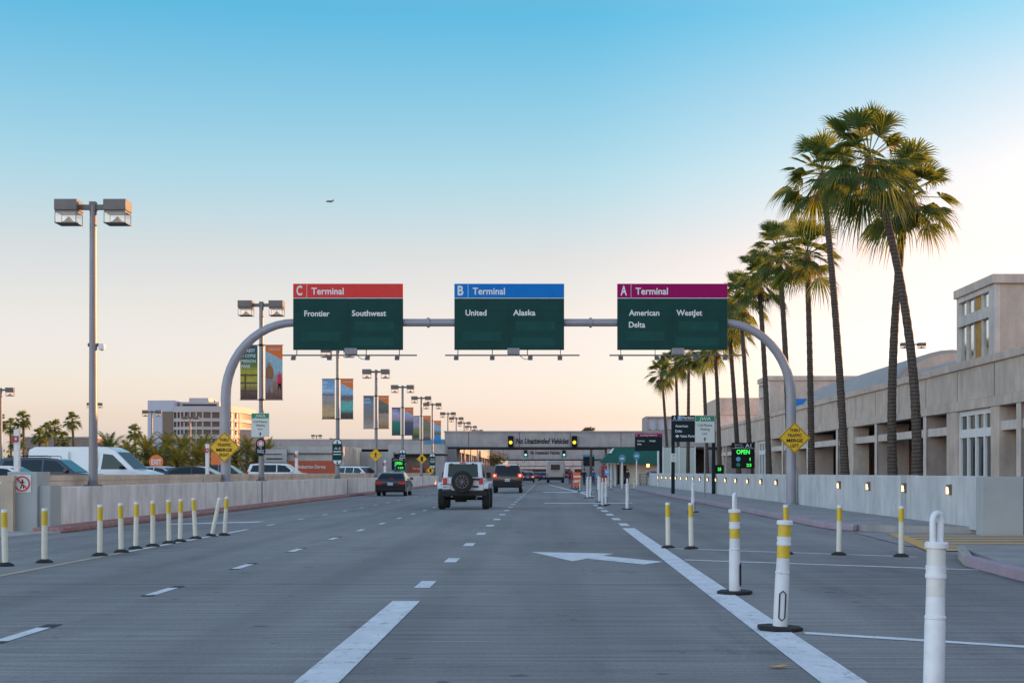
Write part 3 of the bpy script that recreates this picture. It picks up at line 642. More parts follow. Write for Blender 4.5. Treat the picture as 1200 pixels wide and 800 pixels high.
def sign_panel(px0, px1, hdr, letter, words, label):
    x0, x1, z0, z1 = gx(px0), gx(px1), gz(410.5), gz(333.5); zc = z1 - .57; yf = -.28
    t = thing('terminal_sign', label, 'sign', ((x0 + x1) / 2, GD, z0), 0, 'overhead terminal signs on the gantry'); h = (x1 - x0) / 2; Hh = z1 - z0; hd = Hh - .57
    b = MB(); b.box(-h, h, yf, yf + .09, 0, hd - .012); b.build('panel', 'sign_green', t, bevel=.006)
    b = MB(); b.box(-h, h, yf - .002, yf + .092, hd + .012, Hh); b.build('header', hdr, t, bevel=.006)
    b = MB(); b.box(-h, h, yf + .003, yf + .085, hd - .0125, hd + .0125); b.build('divider', 'sign_white', t)
    b = MB(); b.text(letter, -h + .13, hd + .12, .36, y=yf - .003, bold=.026, fit=.23 if letter != 'A' else .25); b.box(-h + .535, -h + .55, yf - .008, yf - .003, hd + .03, Hh - .03)
    b.text('Terminal', -h + .72, hd + .15, .255, y=yf - .003, bold=.02, fit=1.28)
    for wd, pxa, pxb, py in words: b.text(wd, gx(pxa) - (x0 + x1) / 2, gz(py) - z0, .215, y=yf, bold=.022, fit=(pxb - pxa) / GS)
    b.build('lettering', 'sign_white', t)
    b = MB(); b.box(-.004, .004, yf - .003, yf, .02, hd - .03); b.box(-h + .01, h - .01, yf - .003, yf, hd - .52, hd - .512); b.build('panel_seam', 'sign_dark', t)
    b = MB(); b.box(-h * .86, -h * .14, yf - .004, yf - .0005, .35, .72); b.box(h * .12, h * .84, yf - .004, yf - .0005, .75, 1.12); b.box(h * .06, h * .84, yf - .004, yf - .0005, .16, .5); b.build('cover_patch', 'sign_patch', t)
    b = MB()
    for x in (-.3 * h, .3 * h): b.box(x - .05, x + .05, yf + .093, .16, zb - z0 - .3, zb - z0 + .3); b.box(x - .07, x + .07, yf + .091, yf + .12, .2, Hh - .2)
    b.build('mounting_bracket', 'gantry', t)
    zr = gz(418) - z0; b = MB(); b.tube([(-h - .33, -.75, zr), (h + .6, -.75, zr)], .028, 8)
    for x in (-h + .14, -h + 1.5, h - 1.45, h - .14): b.tube([(x, -.2, .1), (x, -.3, zr + .03), (x, -.75, zr)], .018, 6)
    b.build('light_rail', 'darksteel', t)
    for x in (-h + .14, -h + 1.55, h - 1.3, h - .14):
        b = MB(); b.hexa([(x - .12, -.86, zr - .20), (x + .06, -.86, zr - .20), (x + .06, -.70, zr - .10), (x - .12, -.70, zr - .10), (x - .12, -.90, zr - .13), (x + .06, -.90, zr - .13), (x + .06, -.74, zr - .03), (x - .12, -.74, zr - .03)]); b.build('floodlight', 'rimmetal', t)
    b = MB(); b.box(-.06, .42, -.86, -.62, zr + .02, zr + .28); b.box(-.12, .48, -.83, -.65, zr - .02, zr + .02); b.build('ballast_box', 'steel', t, bevel=.03)
    b = MB(); b.tube([(.42 + .5 * k / 8, -.75, zr - .16 * math.sin(math.pi * k / 8)) for k in range(9)], .012, 6); b.build('cable', 'black', t)
sign_panel(345, 473, 'sign_red', 'C', [('Frontier', 358, 387.5, 371.3), ('Southwest', 413.5, 453.5, 371)], 'overhead green sign with red header for terminal C, Frontier and Southwest')
sign_panel(533, 661, 'sign_blue', 'B', [('United', 546, 570.5, 370.5), ('Alaska', 601.5, 627.5, 370.3)], 'overhead green sign with blue header for terminal B, United and Alaska')
sign_panel(723, 851.5, 'sign_mag', 'A', [('American', 736.5, 772, 370.5), ('WestJet', 792, 822, 370.5), ('Delta', 736.5, 755.5, 384.3)], 'overhead green sign with magenta header for terminal A, American, WestJet and Delta')

def diamond(px, py, half, D, lines, label, yoff=-.25, symbol=None, grp=None):
    s = F / D; r = half / s
    t = thing('warning_sign', label, 'sign', (PX(px, D), D + yoff, PZ(py, D)), 0, grp)
    b = MB(); b.prism([(0, -r), (r, 0), (0, r), (-r, 0)], 'xz', 0, .02); b.build('sign_plate', 'sign_yellow', t, bevel=.004)
    b = MB(); q = r * .955; p = r * .91
    for k in range(4):
        a0, a1 = k * math.pi / 2, (k + 1) * math.pi / 2
        b.prism([(q * math.cos(a0), q * math.sin(a0)), (q * math.cos(a1), q * math.sin(a1)), (p * math.cos(a1), p * math.sin(a1)), (p * math.cos(a0), p * math.sin(a0))], 'xz', -.004, -.001)
    b.build('border', 'sign_black', t)
    b = MB()
    if lines:
        for k, (wd, fw, bd) in enumerate(lines): b.text(wd, 0, r * (.38 - .32 * k), r * .19, y=-.001, align='c', fit=r * fw, bold=bd)
        b.build('lettering', 'sign_black', t)
    elif symbol == 'walk': walker(b, 0, 0, r * .85, -.005, -.001); b.build('symbol', 'sign_black', t)
    else:
        b.box(-.22 * r, .22 * r, -.006, -.001, -.3 * r, .3 * r); b.box(-.3 * r, .3 * r, -.006, -.001, .34 * r, .44 * r); b.box(-.26 * r, .26 * r, -.006, -.001, -.46 * r, -.34 * r); b.build('symbol', 'sign_black', t)
    b = MB(); b.box(-.03, .03, .021, -yoff - .02, -.2 * r, .2 * r); b.build('sign_bracket', 'steel', t)
    return t
L = lambda e, f: [('THRU', .62, .02), ('TRAFFIC', .92, .02), ('MERGE', 1.02, .03), (e, f, .02)]
diamond(264.5, 524, 18.2, GD, L('RIGHT', .62), 'yellow diamond sign reading thru traffic merge right on the gantry leg')
diamond(930, 513, 18.6, GD, L('LEFT', .52), 'yellow diamond sign reading thru traffic merge left on the gantry leg')
diamond(440.5, 533, 8.3, 103.2, None, 'yellow diamond pedestrian crossing sign on a street lamp', -.16, 'walk')
diamond(494.5, 537.5, 6.2, 139.9, None, 'small yellow diamond bus sign on a farther street lamp', -.16, 'bus')
diamond(504.5, 551, 5, 146, None, 'small low yellow diamond sign beside the rust red panel', -.1, 'bus')
def oval(px, y0, y1, wpx, D, kind, label):
    s = F / D; w_, h_ = wpx / s / 2, (y1 - y0) / s; r = w_
    t = thing('oval_sign', label, 'sign', (-12.52 if D > 58 else PX(px, D), D - .17, PZ(y1, D)))
    arc = lambda cz, a0, a1, rr: [(rr * math.cos(a), cz + rr * math.sin(a)) for a in [a0 + (a1 - a0) * k / 10 for k in range(11)]]
    pill = lambda rr: arc(r, math.pi, 2 * math.pi, rr) + arc(h_ - r, 0, math.pi, rr)
    b = MB(); b.prism(pill(r), 'xz', 0, .03); b.build('sign_plate', 'sign_green' if kind != 'ped' else 'sign_dark', t)
    if kind != 'ped':
        b = MB(); b.prism(arc(r * 1.02, math.pi, 2 * math.pi, r * .86), 'xz', -.004, -.001); b.prism(arc(h_ - r * 1.02, 0, math.pi, r * .86), 'xz', -.004, -.001); b.build('white_end', 'sign_white', t)
        b = MB()
        for cz, sg in ((r * .62, 1), (h_ - r * .62, 1)): b.prism([(-.2 * r, cz - .1), (0, cz + .14), (.2 * r, cz - .1), (.06 * r, cz - .08), (.06 * r, cz - .22), (-.06 * r, cz - .22), (-.06 * r, cz - .08)], 'xz', -.008, -.005)
        b.build('arrow_symbol', 'sign_green', t)
        b = MB(); b.text(kind, 0, h_ * .6, r * .42, y=-.001, align='c', bold=.02, shear=.2, fit=r * 1.35); b.box(-.8 * r, .8 * r, -.005, -.001, h_ * .50, h_ * .535); b.box(-.8 * r, .8 * r, -.005, -.001, h_ * .40, h_ * .43); b.build('lettering', 'sign_white', t)
    else:
        b = MB(); b.prism(disc(0, h_ - r * 1.1, r * .72), 'xz', -.004, -.001); b.text('To', 0, h_ * .40, .07, y=-.001, align='c', bold=.01); b.text('Departure', 0, h_ * .28, .08, y=-.001, align='c', fit=r * 1.4, bold=.01); b.text('Parking', 0, h_ * .17, .08, y=-.001, align='c', fit=r * 1.3, bold=.01); b.build('lettering', 'sign_white', t)
        b = MB(); ring(b, r * .42, r * .62, -.008, -.005, 0, h_ - r * 1.1, 20); b.build('red_ring', 'sign_red', t)
    b = MB(); b.box(-.04, .04, .031, .1, h_ * .3, h_ * .35); b.box(-.04, .04, .031, .1, h_ * .7, h_ * .75); b.build('sign_bracket', 'steel', t)
oval(396.5, 514, 545, 11.5, 84.4, 'A-2', 'green oval A-2 sign with white ends on the third street lamp')
oval(473, 526, 547, 8.6, 121.9, 'A-2', 'smaller green oval sign behind the lit open sign')
oval(508, 531, 549, 7, 153.2, 'A-2', 'smallest green oval sign near the bridge end')
oval(306.5, 513.5, 534, 11, 62, 'ped', 'black oval sign with red ring under the cell phone sign')
def cell_sign(px0, px1, y0, y1, D, label, post):
    s = F / D; w_, h_ = (px1 - px0) / s, (y1 - y0) / s
    t = thing('waiting_lot_sign', label, 'sign', (PX((px0 + px1) / 2, D), D - (.17 if not post else 0), PZ(y1, D)), 0)
    b = MB(); b.box(-w_ / 2, w_ / 2, -.02, 0, 0, h_); b.build('sign_plate', 'sign_grey', t, bevel=.005)
    b = MB(); b.box(-w_ / 2 + .02, w_ / 2 - .02, -.024, -.021, h_ * .78, h_ - .02); b.build('green_header', 'sign_mid', t)
    b = MB(); b.text('JWA', 0, h_ * .82, h_ * .115, y=-.025, align='c', fit=w_ * .58, bold=.01, shear=.15); b.build('lettering', 'sign_white', t)
    b = MB()
    for k, wd in enumerate(('Cell Phone', 'Waiting', 'Lot')): b.text(wd, 0, h_ * (.60 - .15 * k), h_ * .085, y=-.021, align='c', fit=w_ * (.74, .5, .24)[k])
    b.prism([(-.08 * w_, .13 * h_), (0, .2 * h_), (.08 * w_, .13 * h_), (.025 * w_, .14 * h_), (.025 * w_, .05 * h_), (-.025 * w_, .05 * h_), (-.025 * w_, .14 * h_)], 'xz', -.027, -.021); b.build('wording', 'sign_green', t)
    b = MB()
    if post: b.tube([(0, .03, -(t.location.z - .17)), (0, .03, h_ - .05)], .035, 8); b.build('post', 'steel', t)
    else: b.box(-.04, .04, .001, .1, h_ * .2, h_ * .25); b.box(-.04, .04, .001, .1, h_ * .7, h_ * .75); b.build('sign_bracket', 'steel', t)
cell_sign(295.5, 316.5, 484, 512, 62, 'white cell phone waiting lot sign with green header on a lamp pole', False)
cell_sign(814.5, 837.5, 486.5, 518.5, 70.6, 'white cell phone waiting lot sign with green header on its own post', True)

# sidewalk direction signs
D = 84; s = F / D
t = thing('direction_sign', 'dark green parking direction sign on two black posts by the wall', 'sign', (PX(812.5, D), D, .17))
w_ = 25.2 / s; z0, z1 = PZ(517.5, D) - .17, PZ(486.5, D) - .17; zh = z1 - .30
b = MB(); b.box(-w_, w_, -.08, 0, z0, z1); b.build('panel', 'sign_dark', t, bevel=.008)
b = MB(); b.text('A', -w_ + .08, zh + .07, .17, y=-.081, bold=.02); b.text('Parking', -w_ + .62, zh + .08, .16, y=-.081, bold=.02, fit=.70); b.box(-w_, w_, -.085, -.081, zh - .01, zh + .01)
for wd, k, f in (('American', 0, .74), ('Delta', 1, .40)): b.text(wd, -w_ + .2, zh - .40 - .30 * k, .15, y=-.081, bold=.015, fit=f)
b.text('Valet Parking', -w_ + .48, zh - 1.0, .15, y=-.081, bold=.015, fit=1.06); b.prism([(-w_ + .2, zh - .93), (-w_ + .32, zh - .82), (-w_ + .32, zh - .89), (-w_ + .42, zh - .89), (-w_ + .42, zh - .97), (-w_ + .32, zh - .97), (-w_ + .32, zh - 1.04)], 'xz', -.087, -.081)
b.prism([(w_ - .32, zh + .08), (w_ - .14, zh + .26), (w_ - .10, zh + .10), (w_ - .07, zh + .29), (w_ - .27, zh + .26), (w_ - .18, zh + .24), (w_ - .35, zh + .11)], 'xz', -.087, -.081); b.build('lettering', 'sign_white', t)
b = MB(); b.box(-w_ + .34, -w_ + .58, -.088, -.081, zh + .03, zh + .27, 0); b.text('P', -w_ + .41, zh + .07, .16, y=-.089, bold=.02, mi=1); b.build('parking_symbol', ['cyan_print', 'sign_white'], t)
for x in (-w_ + .08, w_ - .06): b = MB(); b.box(x - .1, x + .1, .003, .2, 0, z1 - .03); b.build('post', 'sign_dark', t, bevel=.01)
t2 = thing('notice_plate', 'small pale notice plate on the parking sign post', 'notice', (PX(789, D), D + .0, PZ(541, D))); b = MB(); b.box(-.14, .17, -.02, 0, 0, .5); b.build('notice_face', 'sign_grey', t2); b = MB(); b.box(-.08, .11, -.024, -.0205, .1, .13); b.box(-.08, .11, -.024, -.0205, .2, .23); b.box(-.08, .11, -.024, -.0205, .34, .4); b.build('notice_print', 'kerb_pink', t2)
def led_sign(px0, px1, y0, y1, D, head, rows, label, ground, icons=True):
    s = F / D; w_, h_ = (px1 - px0) / s / 2, (y1 - y0) / s
    t = thing('parking_status_sign', label, 'sign', (PX((px0 + px1) / 2, D), D, PZ(y1, D)))
    b = MB(); b.box(-w_, w_, -.12, 0, 0, h_); b.build('cabinet', 'sign_black', t, bevel=.008)
    b = MB(); b.text('Parking', -w_ * .72, h_ * .90, h_ * .045, y=-.121, fit=w_ * .65); b.text('Structure', -w_ * .72, h_ * .82, h_ * .045, y=-.121, fit=w_ * .75); b.text(head, w_ * .2, h_ * .82, h_ * .14, y=-.121, bold=.01, fit=w_ * .5); b.box(-w_, w_, -.126, -.121, h_ * .775, h_ * .785); b.build('lettering', 'sign_white', t)
    b = MB()
    for wd, x, z, hh, f in rows: b.text(wd, x * w_, z * h_, hh * h_, y=-.121, bold=.025, align='c', fit=f * w_)
    b.build('led_digits', 'led', t)
    if icons:
        b = MB(); b.prism(disc(-.42 * w_, .36 * h_, .09 * h_), 'xz', -.127, -.121, 0); b.prism(disc(-.42 * w_, .14 * h_, .075 * h_), 'xz', -.127, -.121, 1); b.build('symbol', ['cyan_print', 'sign_mid'], t)
    for x in (-.8 * w_, .55 * w_): b = MB(); b.box(x - .06, x + .06, -.09, -.01, -(t.location.z - ground), -.003); b.build('post', 'steel', t)
led_sign(857, 884, 518.5, 548.5, 78.5, 'A1', [('OPEN', 0, .56, .16, 1.15), ('1', .60, .30, .11, .07), ('23', .5, .07, .11, .42)], 'black status sign A1 with green OPEN digits among palm trunks', 0)
led_sign(459, 474.5, 536.5, 550.5, 112, 'B2', [('OPEN', 0.05, .45, .22, 1.1), ('125', .4, .12, .14, .8)], 'black status sign with green OPEN digits behind the far wall', .2)
t = thing('parking_status_sign', 'partly hidden green digit sign left of the A1 status sign', 'sign', (PX(842, 96), 96, PZ(555, 96))); b = MB(); b.box(-.36, .36, -.1, 0, 0, .6); b.build('cabinet', 'sign_black', t); b = MB(); b.text('25', .05, .22, .2, y=-.101, align='c', bold=.03); b.build('led_digits', 'led', t); b = MB(); b.box(-.05, .05, .003, .1, -t.location.z, .5); b.build('post', 'steel', t)
D = 130; s = F / D
t = thing('direction_sign', 'dark green sign with magenta header standing beside the awning booth', 'sign', (PX(760, D), D, .17)); z0, z1 = PZ(528, D) - .17, PZ(508, D) - .17; w_ = 16 / s
b = MB(); b.box(-w_, w_, -.08, 0, z0, z1 - .27); b.build('panel', 'sign_dark', t); b = MB(); b.box(-w_, w_, -.083, .002, z1 - .267, z1); b.build('header', 'sign_mag', t)
b = MB(); b.text('A', -w_ + .08, z1 - .2, .14, y=-.084, bold=.02); b.text('Loading Check In', -w_ + .5, z1 - .2, .13, y=-.084, bold=.01, fit=1.5)
for wd, x, z, f in (('American', .22, .72, .66), ('WestJet', 1.3, .72, .6), ('Delta', .22, 1.02, .38)): b.text(wd, -w_ + x, z1 - z, .15, y=-.081, bold=.015, fit=f)
b.build('lettering', 'sign_white', t)
b = MB(); b.box(w_ - .22, w_, .003, .2, 0, z1 - .02); b.build('post', 'sign_dark', t); b = MB(); b.box(w_ - .45, w_ - .3, .003, .12, 0, z0 + .3); b.build('side_post', 'white_plastic', t)
for px, py, pb, D, lab in ((729, 537, 572.5, 125, 'left one, before the booth entrance'), (746, 534, 570, 128, 'right one, taller, before the cream booth')):
    z = .17 if px > 740 else 0
    t = thing('disc_sign', 'teal round sign on a thin white post, ' + lab, 'sign', (PX(px, D), D, z), 0, 'teal round signs before the booth'); zc = PZ(py, D) - z
    b = MB(); b.tube([(0, .03, 0), (0, .03, zc)], .05, 8); b.build('post', 'white_plastic', t); b = MB(); b.prism([(x * .85, q) for x, q in disc(0, zc, .36)], 'xz', -.02, .0); b.build('sign_plate', 'teal', t); b = MB(); b.box(-.16, .16, -.025, -.021, zc - .06, zc + .06); b.build('sign_print', 'sign_grey', t)

# ------------------------------------------------------------------ palms
def fan_frond(b, base, dirv, pet, L, droop, mi=0, nseg=22, spread=R(165), rnd=random):
    dirv = dirv.normalized(); side = dirv.cross(Vector((0, 0, 1)))
    if side.length < .05: side = Vector((1, 0, 0))
    side.normalize(); up = side.cross(dirv).normalized()
    tw = rnd.uniform(-.5, .5); side, up = side * math.cos(tw) + up * math.sin(tw), up * math.cos(tw) - side * math.sin(tw)
    c = base + dirv * pet + Vector((0, 0, -.05 * pet * pet * (1 + droop)))
    pw = .016
    for q in (side, up): b.face([base - q * pw, base + q * pw, c + q * pw, c - q * pw], mi)
    for k in range(nseg):
        a = -spread / 2 + spread * (k + .5) / nseg + rnd.uniform(-.03, .03); da = spread / nseg * .52
        l_ = L * (.72 + .28 * math.cos(a * .8)) * rnd.uniform(.88, 1.06)
        def P(r, ang, lift):
            v = dirv * math.cos(ang) + side * math.sin(ang)
            q = c + v * r + up * (lift + .16 * abs(math.sin(ang)) * r)
            q.z -= droop * (r / L) ** 2.4 * .55 * L; return q
        pl = .03 if k % 2 else -.03
        m1, m2, m3, m4 = P(l_ * .5, a - da, pl), P(l_ * .5, a + da, -pl), P(l_ * .8, a + da * .34, 0), P(l_ * .8, a - da * .34, 0)
        b.face([c, m1, m2], mi); b.face([m1, m4, m3, m2], mi)
        tip = P(l_ * 1.02, a + rnd.uniform(-.05, .05), 0); tip.z -= droop * .12 * L * rnd.random()
        b.face([m4, tip, m3], mi)
def fan_crown(seed, n=52, s=1., nseg=22):
    rnd = random.Random(seed); b = MB(); ga = 2.399963; hole = rnd.uniform(0, 6.28)
    for k in range(n):
        if rnd.random() < .10 or (abs((k * ga - hole) % 6.283) < .9 and rnd.random() < .55): continue
        u = (k + .5) / n; el = R(84 - 132 * u ** .85) + rnd.uniform(-.24, .24); az = k * ga + rnd.uniform(-.4, .4)
        dv = Vector((math.cos(el) * math.cos(az), math.cos(el) * math.sin(az), math.sin(el)))
        fan_frond(b, Vector((0, 0, -.15 - .35 * u)), dv, s * rnd.uniform(.55, 1.3), s * rnd.uniform(.75, 1.2), .30 + 1.0 * u + rnd.uniform(-.15, .3), 0, nseg, R(rnd.uniform(125, 175)), rnd)
    return b
def dead_skirt(seed, n=8, s=1.):
    rnd = random.Random(seed); b = MB()
    for k in range(n):
        az = k * 2.4; el = R(rnd.uniform(-85, -52)); dv = Vector((math.cos(el) * math.cos(az), math.cos(el) * math.sin(az), math.sin(el)))
        fan_frond(b, Vector((.1 * math.cos(az), .1 * math.sin(az), -.45)), dv, s * rnd.uniform(.3, .7), s * rnd.uniform(.5, .8), .2, 0, 12, R(70), rnd)
    for k in range(7):
        az = rnd.uniform(0, 6.28); r = rnd.uniform(.4, 1.0); p = Vector((0, 0, -.2)); q = Vector((r * math.cos(az), r * math.sin(az), -.5)); e = q + Vector((rnd.uniform(-.1, .1), rnd.uniform(-.1, .1), -rnd.uniform(.5, 1.3)))
        b.tube([p, q, e], [.012, .01, .006], 4)
    return b
crown_me = []; skirt_me = []
for sd in (3, 11, 29, 41, 57):
    o = fan_crown(sd).build('crown', 'fan', smooth=0, recalc=False); crown_me.append(o.data); bpy.data.objects.remove(o)
    o = dead_skirt(sd).build('dead_fronds', 'dead', smooth=0, recalc=False); skirt_me.append(o.data); bpy.data.objects.remove(o)
def linked(name, me, parent, loc=(0, 0, 0), rz=0., sc=1.):
    o = bpy.data.objects.new(name, me); COL.objects.link(o); o.parent = parent; o.location = loc; o.rotation_euler = (0, 0, rz); o.scale = (sc, sc, sc); return o
def trunk_mesh(p0, p1, bow, r0, r1, rings, rnd):
    path, rad = [], []
    for k in range(rings + 1):
        u = k / rings; p = Vector(p0).lerp(Vector(p1), u); p += Vector(bow) * (4 * u * (1 - u))
        path.append(p); rad.append((r0 + (r1 - r0) * u ** .8 + (.09 * (1 - u) ** 14 if r0 > .15 else 0)) * (1 + (.045 if k % 2 else -.03) + rnd.uniform(-.02, .02)))
    b = MB(); b.tube(path, rad, 12); return b
palms = [  # base px, crown centre px, bow in m, crown scale, label
 (1072, 1019, 172, .55, 1.02, 'tall fan palm with a curved leaning trunk, nearest of the row'), (1048, 1061, 216, -.25, 1.0, 'fan palm with a shaggy brown boot ball behind the leaning trunk'),
 (992, 966, 190, .12, 1.0, 'tall fan palm with thin straight trunk before the terminal bays'), (951, 946, 288, .05, .95, 'fan palm whose trunk stands just right of the gantry leg'), (926, 914, 284, .1, .95, 'fan palm whose trunk hides behind the gantry leg'),
 (902, 888, 318, .08, .95, 'fan palm left of the gantry leg, sixth of the row'), (881, 868, 342, .06, .95, 'fan palm right behind the A1 status sign'), (867, 853, 372, .05, .95, 'fan palm left behind the A1 status sign'),
 (844, 838, 398, .05, .95, 'fan palm just right of the parking direction sign'), (829, 823, 406, .05, .9, 'fan palm behind the cell phone sign panel'), (806, 807, 412, 0, .9, 'fan palm behind the middle of the parking sign'), (796, 792, 420, 0, .9, 'fan palm behind the parking sign left half'), (785, 776, 432, 0, .95, 'farthest fan palm of the row, left of the parking sign')]
for i, (pb, pc, yc, bow, sc, lab) in enumerate(palms):
    D = 11.6 * F / (pb - VX); rnd = random.Random(50 + i)
    t = thing('fan_palm', lab, 'palm tree', (11.6, D, 0), 0, 'fan palms in a row behind the wall')
    top = Vector((PX(pc, D) - 11.6, rnd.uniform(-.4, .4), PZ(yc, D) - .1))
    trunk_mesh((0, 0, -.1), top + Vector((0, 0, -.3)), (bow, 0, 0), .175 if i < 3 else .165, .115, 60, rnd).build('trunk', 'trunk', t)
    linked('crown', crown_me[i % 5], t, top, rnd.uniform(0, 6), sc * rnd.uniform(.92, 1.02)); linked('dead_fronds', skirt_me[(i + 1) % 3], t, top, rnd.uniform(0, 6), sc * (.9 if i else .7))
    b = MB(); pr = [(.17, -1.5), (.40, -1.25), (.46, -.95), (.36, -.6), (.2, -.2)] if i == 1 else [(.16, -.95), (.20, -.7), (.21, -.45), (.1, -.25)]
    b.lathe(pr, 12, top); bt = b.build('boots', 'boots', t)
    dm = bt.modifiers.new('d', 'DISPLACE'); tx = bpy.data.textures.new('boot_noise', 'CLOUDS'); tx.noise_scale = .12; dm.texture = tx; dm.strength = .12
    bt.modifiers.new('s', 'SUBSURF').levels = 1; bt.modifiers.move(1, 0); bt.modifiers['s'].render_levels = 2

# feather (date) palms and far palms beyond the wall
def feather_crown(seed, n=46, L=3.3):
    rnd = random.Random(seed); b = MB()
    for k in range(n):
        u = (k + .5) / n; el = R(80 - 110 * u) + rnd.uniform(-.1, .1); az = k * 2.4 + rnd.uniform(-.2, .2)
        h = Vector((math.cos(az), math.sin(az), 0)); sd = Vector((-math.sin(az), math.cos(az), 0)); l_ = L * rnd.uniform(.8, 1.1); pts = []
        for q in range(9):
            s = q / 8 * l_; a = el - R(48) * (q / 8) ** 1.5 * (1 + .5 * u)
            pts.append(pts[-1] + (h * math.cos(a) + Vector((0, 0, 1)) * math.sin(a)) * l_ / 8 if pts else Vector((0, 0, 0)))
        for q in range(8):
            b.face([pts[q] - sd * .02, pts[q] + sd * .02, pts[q + 1] + sd * .015, pts[q + 1] - sd * .015])
            for e in range(3):
                p = pts[q].lerp(pts[q + 1], e / 3); t = (pts[q + 1] - pts[q]).normalized(); ll = .52 * math.sin(math.pi * min(.97, (q + e / 3) / 8 * .85 + .15)) + .08
                for sg in (-1, 1):
                    v = (sd * sg * .8 + t * .65 + Vector((0, 0, .25 - rnd.random() * .35))).normalized() * ll
                    b.face([p - t * .065, p + t * .065, p + v])
    return b
fo = []
for sd in (4, 9):
    o = feather_crown(sd).build('crown', 'feather', smooth=0, recalc=False); fo.append(o.data); bpy.data.objects.remove(o)
dts = [(128, 524, 120), (172, 526, 132), (196, 519, 150), (215, 524, 140), (240, 519, 158), (262, 523, 165), (290, 522, 172), (314, 524, 185), (335, 530, 200), (150, 532, 128), (232, 532, 138), (300, 535, 160), (275, 533, 150), (185, 534, 130), (208, 536, 132), (255, 536, 136)]
dlab = ['standing clear, arching above the white van roof', 'left of the round exit sign', 'in front of the office block dark recess', 'right above the round exit sign', 'before the office block window bands', 'just left of the gantry leg', 'right of the gantry leg', 'under the cell phone sign', 'rightmost of the grove', 'low, behind the white van windscreen', 'low, beside the grove lamp', 'low, behind the dark parked car', 'low, behind the merge right sign', 'low, behind the exit sign', 'low, right of the exit sign', 'low, left of the merge right sign']
for i, (px, py, D) in enumerate(dts):
    py += 4
    t = thing('date_palm', 'bushy sunlit date palm ' + dlab[i], 'palm tree', (PX(px, D), D, 0), 0, 'date palms beyond the parking lot'); z = PZ(py, D)
    rnd = random.Random(i); trunk_mesh((0, 0, -.1), (0, 0, z), (0, 0, 0), .28, .26, 10, rnd).build('trunk', 'bark', t); linked('crown', fo[i % 2], t, (0, 0, z - .1), rnd.uniform(0, 6), rnd.uniform(.68, .86))
fp = [(-1, 490, 200, 'at the picture edge'), (12, 497, 215, 'second from the picture edge'), (27, 489, 200, 'just above the thin white gate light'), (46, 508, 205, 'short and bushy'), (54, 502, 210, 'next to the bushy short one'), (64, 498, 215, 'in the middle, above the van rear'), (74, 512, 205, 'low, right of the middle one'), (85, 490, 200, 'standing alone, left of the nearest lamp'), (158, 504, 205, 'right of the nearest lamp, left of the office block'), (20, 514, 195, 'low, behind the gate light')]
for i, (px, py, D, lab) in enumerate(fp):
    t = thing('fan_palm', 'small distant fan palm ' + lab, 'palm tree', (PX(px, D), D, 0), 0, 'small fan palms beyond the parking lot'); z = PZ(py, D); rnd = random.Random(90 + i)
    trunk_mesh((0, 0, 0), (0, 0, z - .3), (.1, 0, 0), .2, .16, 14, rnd).build('trunk', 'bark', t); linked('crown', crown_me[i % 3], t, (0, 0, z - .1), rnd.uniform(0, 6), .72)
    linked('dead_fronds', skirt_me[i % 3], t, (0, 0, z - .1), rnd.uniform(0, 6), .8)
def leaf_ball(seed, blobs, n, size):
    rnd = random.Random(seed); b = MB()
    for cx, cy, cz, rx_, rz_ in blobs:
        for _ in range(n):
            v = Vector((rnd.gauss(0, 1), rnd.gauss(0, 1), rnd.gauss(0, 1))).normalized() * rnd.uniform(.35, 1.08) ** .6
            p = Vector((cx + v.x * rx_, cy + v.y * rx_, cz + v.z * rz_)); u = Vector((rnd.gauss(0, 1), rnd.gauss(0, 1), rnd.gauss(0, 1))).normalized(); w2 = u.orthogonal().normalized() * size * rnd.uniform(.5, 1)
            b.face([p - u * size, p - w2 * .6, p + u * size, p + w2 * .6])
    return b
def tree(px, pytop, pybot, wpx, D, label, cat='tree', seed=1, conic=False, base=0., mt='bush'):
    s = F / D; zt, zb2 = PZ(pytop, D), max(base + .3, PZ(pybot, D)); hw = wpx / s / 2; rnd = random.Random(seed); h = zt - zb2
    t = thing('leafy_tree' if cat == 'tree' else 'shrub', label, cat, (PX(px, D), D, base))
    if conic: bl = [(0, 0, zb2 - base + h * f, hw * (1 - .8 * f), h * .22) for f in (.15, .35, .55, .78)]
    else: bl = [(rnd.uniform(-.65, .65) * hw, rnd.uniform(-.5, .5) * hw, zb2 - base + h * rnd.uniform(.3, .75), hw * .42, h * .28) for _ in range(9)] + [(0, 0, zb2 - base + h * .6, hw * .5, h * .38)]
    leaf_ball(seed, bl, 150, max(.10, hw * .07)).build('crown', mt, t, smooth=0, recalc=False)
    b = MB(); b.tube([(0, 0, 0), (.1, 0, (zb2 - base) * .7), (0, 0, zb2 - base + h * .4)], [.2, .16, .07], 8); b.build('trunk', 'bark', t)
tree(441, 514, 536, 36, 260, 'round brownish tree behind the concrete block, left of the far banners', seed=2); tree(467, 515, 530, 26, 270, 'brownish tree behind the far banners', seed=3); tree(482, 516, 528, 20, 275, 'small tree touching the third banner bottom', seed=4)
tree(425, 520, 536, 20, 255, 'low tree behind the sunlit block', seed=13)
tree(350, 519, 526, 7, 300, 'small dark conical tree left on the grey roof line', seed=5, conic=True, mt='fan'); tree(360, 517.5, 526, 7, 300, 'small dark conical tree right on the grey roof line', seed=6, conic=True, mt='fan')
tree(692, 500, 510, 22, 190, 'tree top showing above the bridge right of the road', seed=7, base=0)
tree(583, 527, 548, 26, 225, 'green tree seen through the first bridge opening', seed=8); tree(536, 508, 560, 6, 300, 'slender tree far behind the bridge', seed=9)
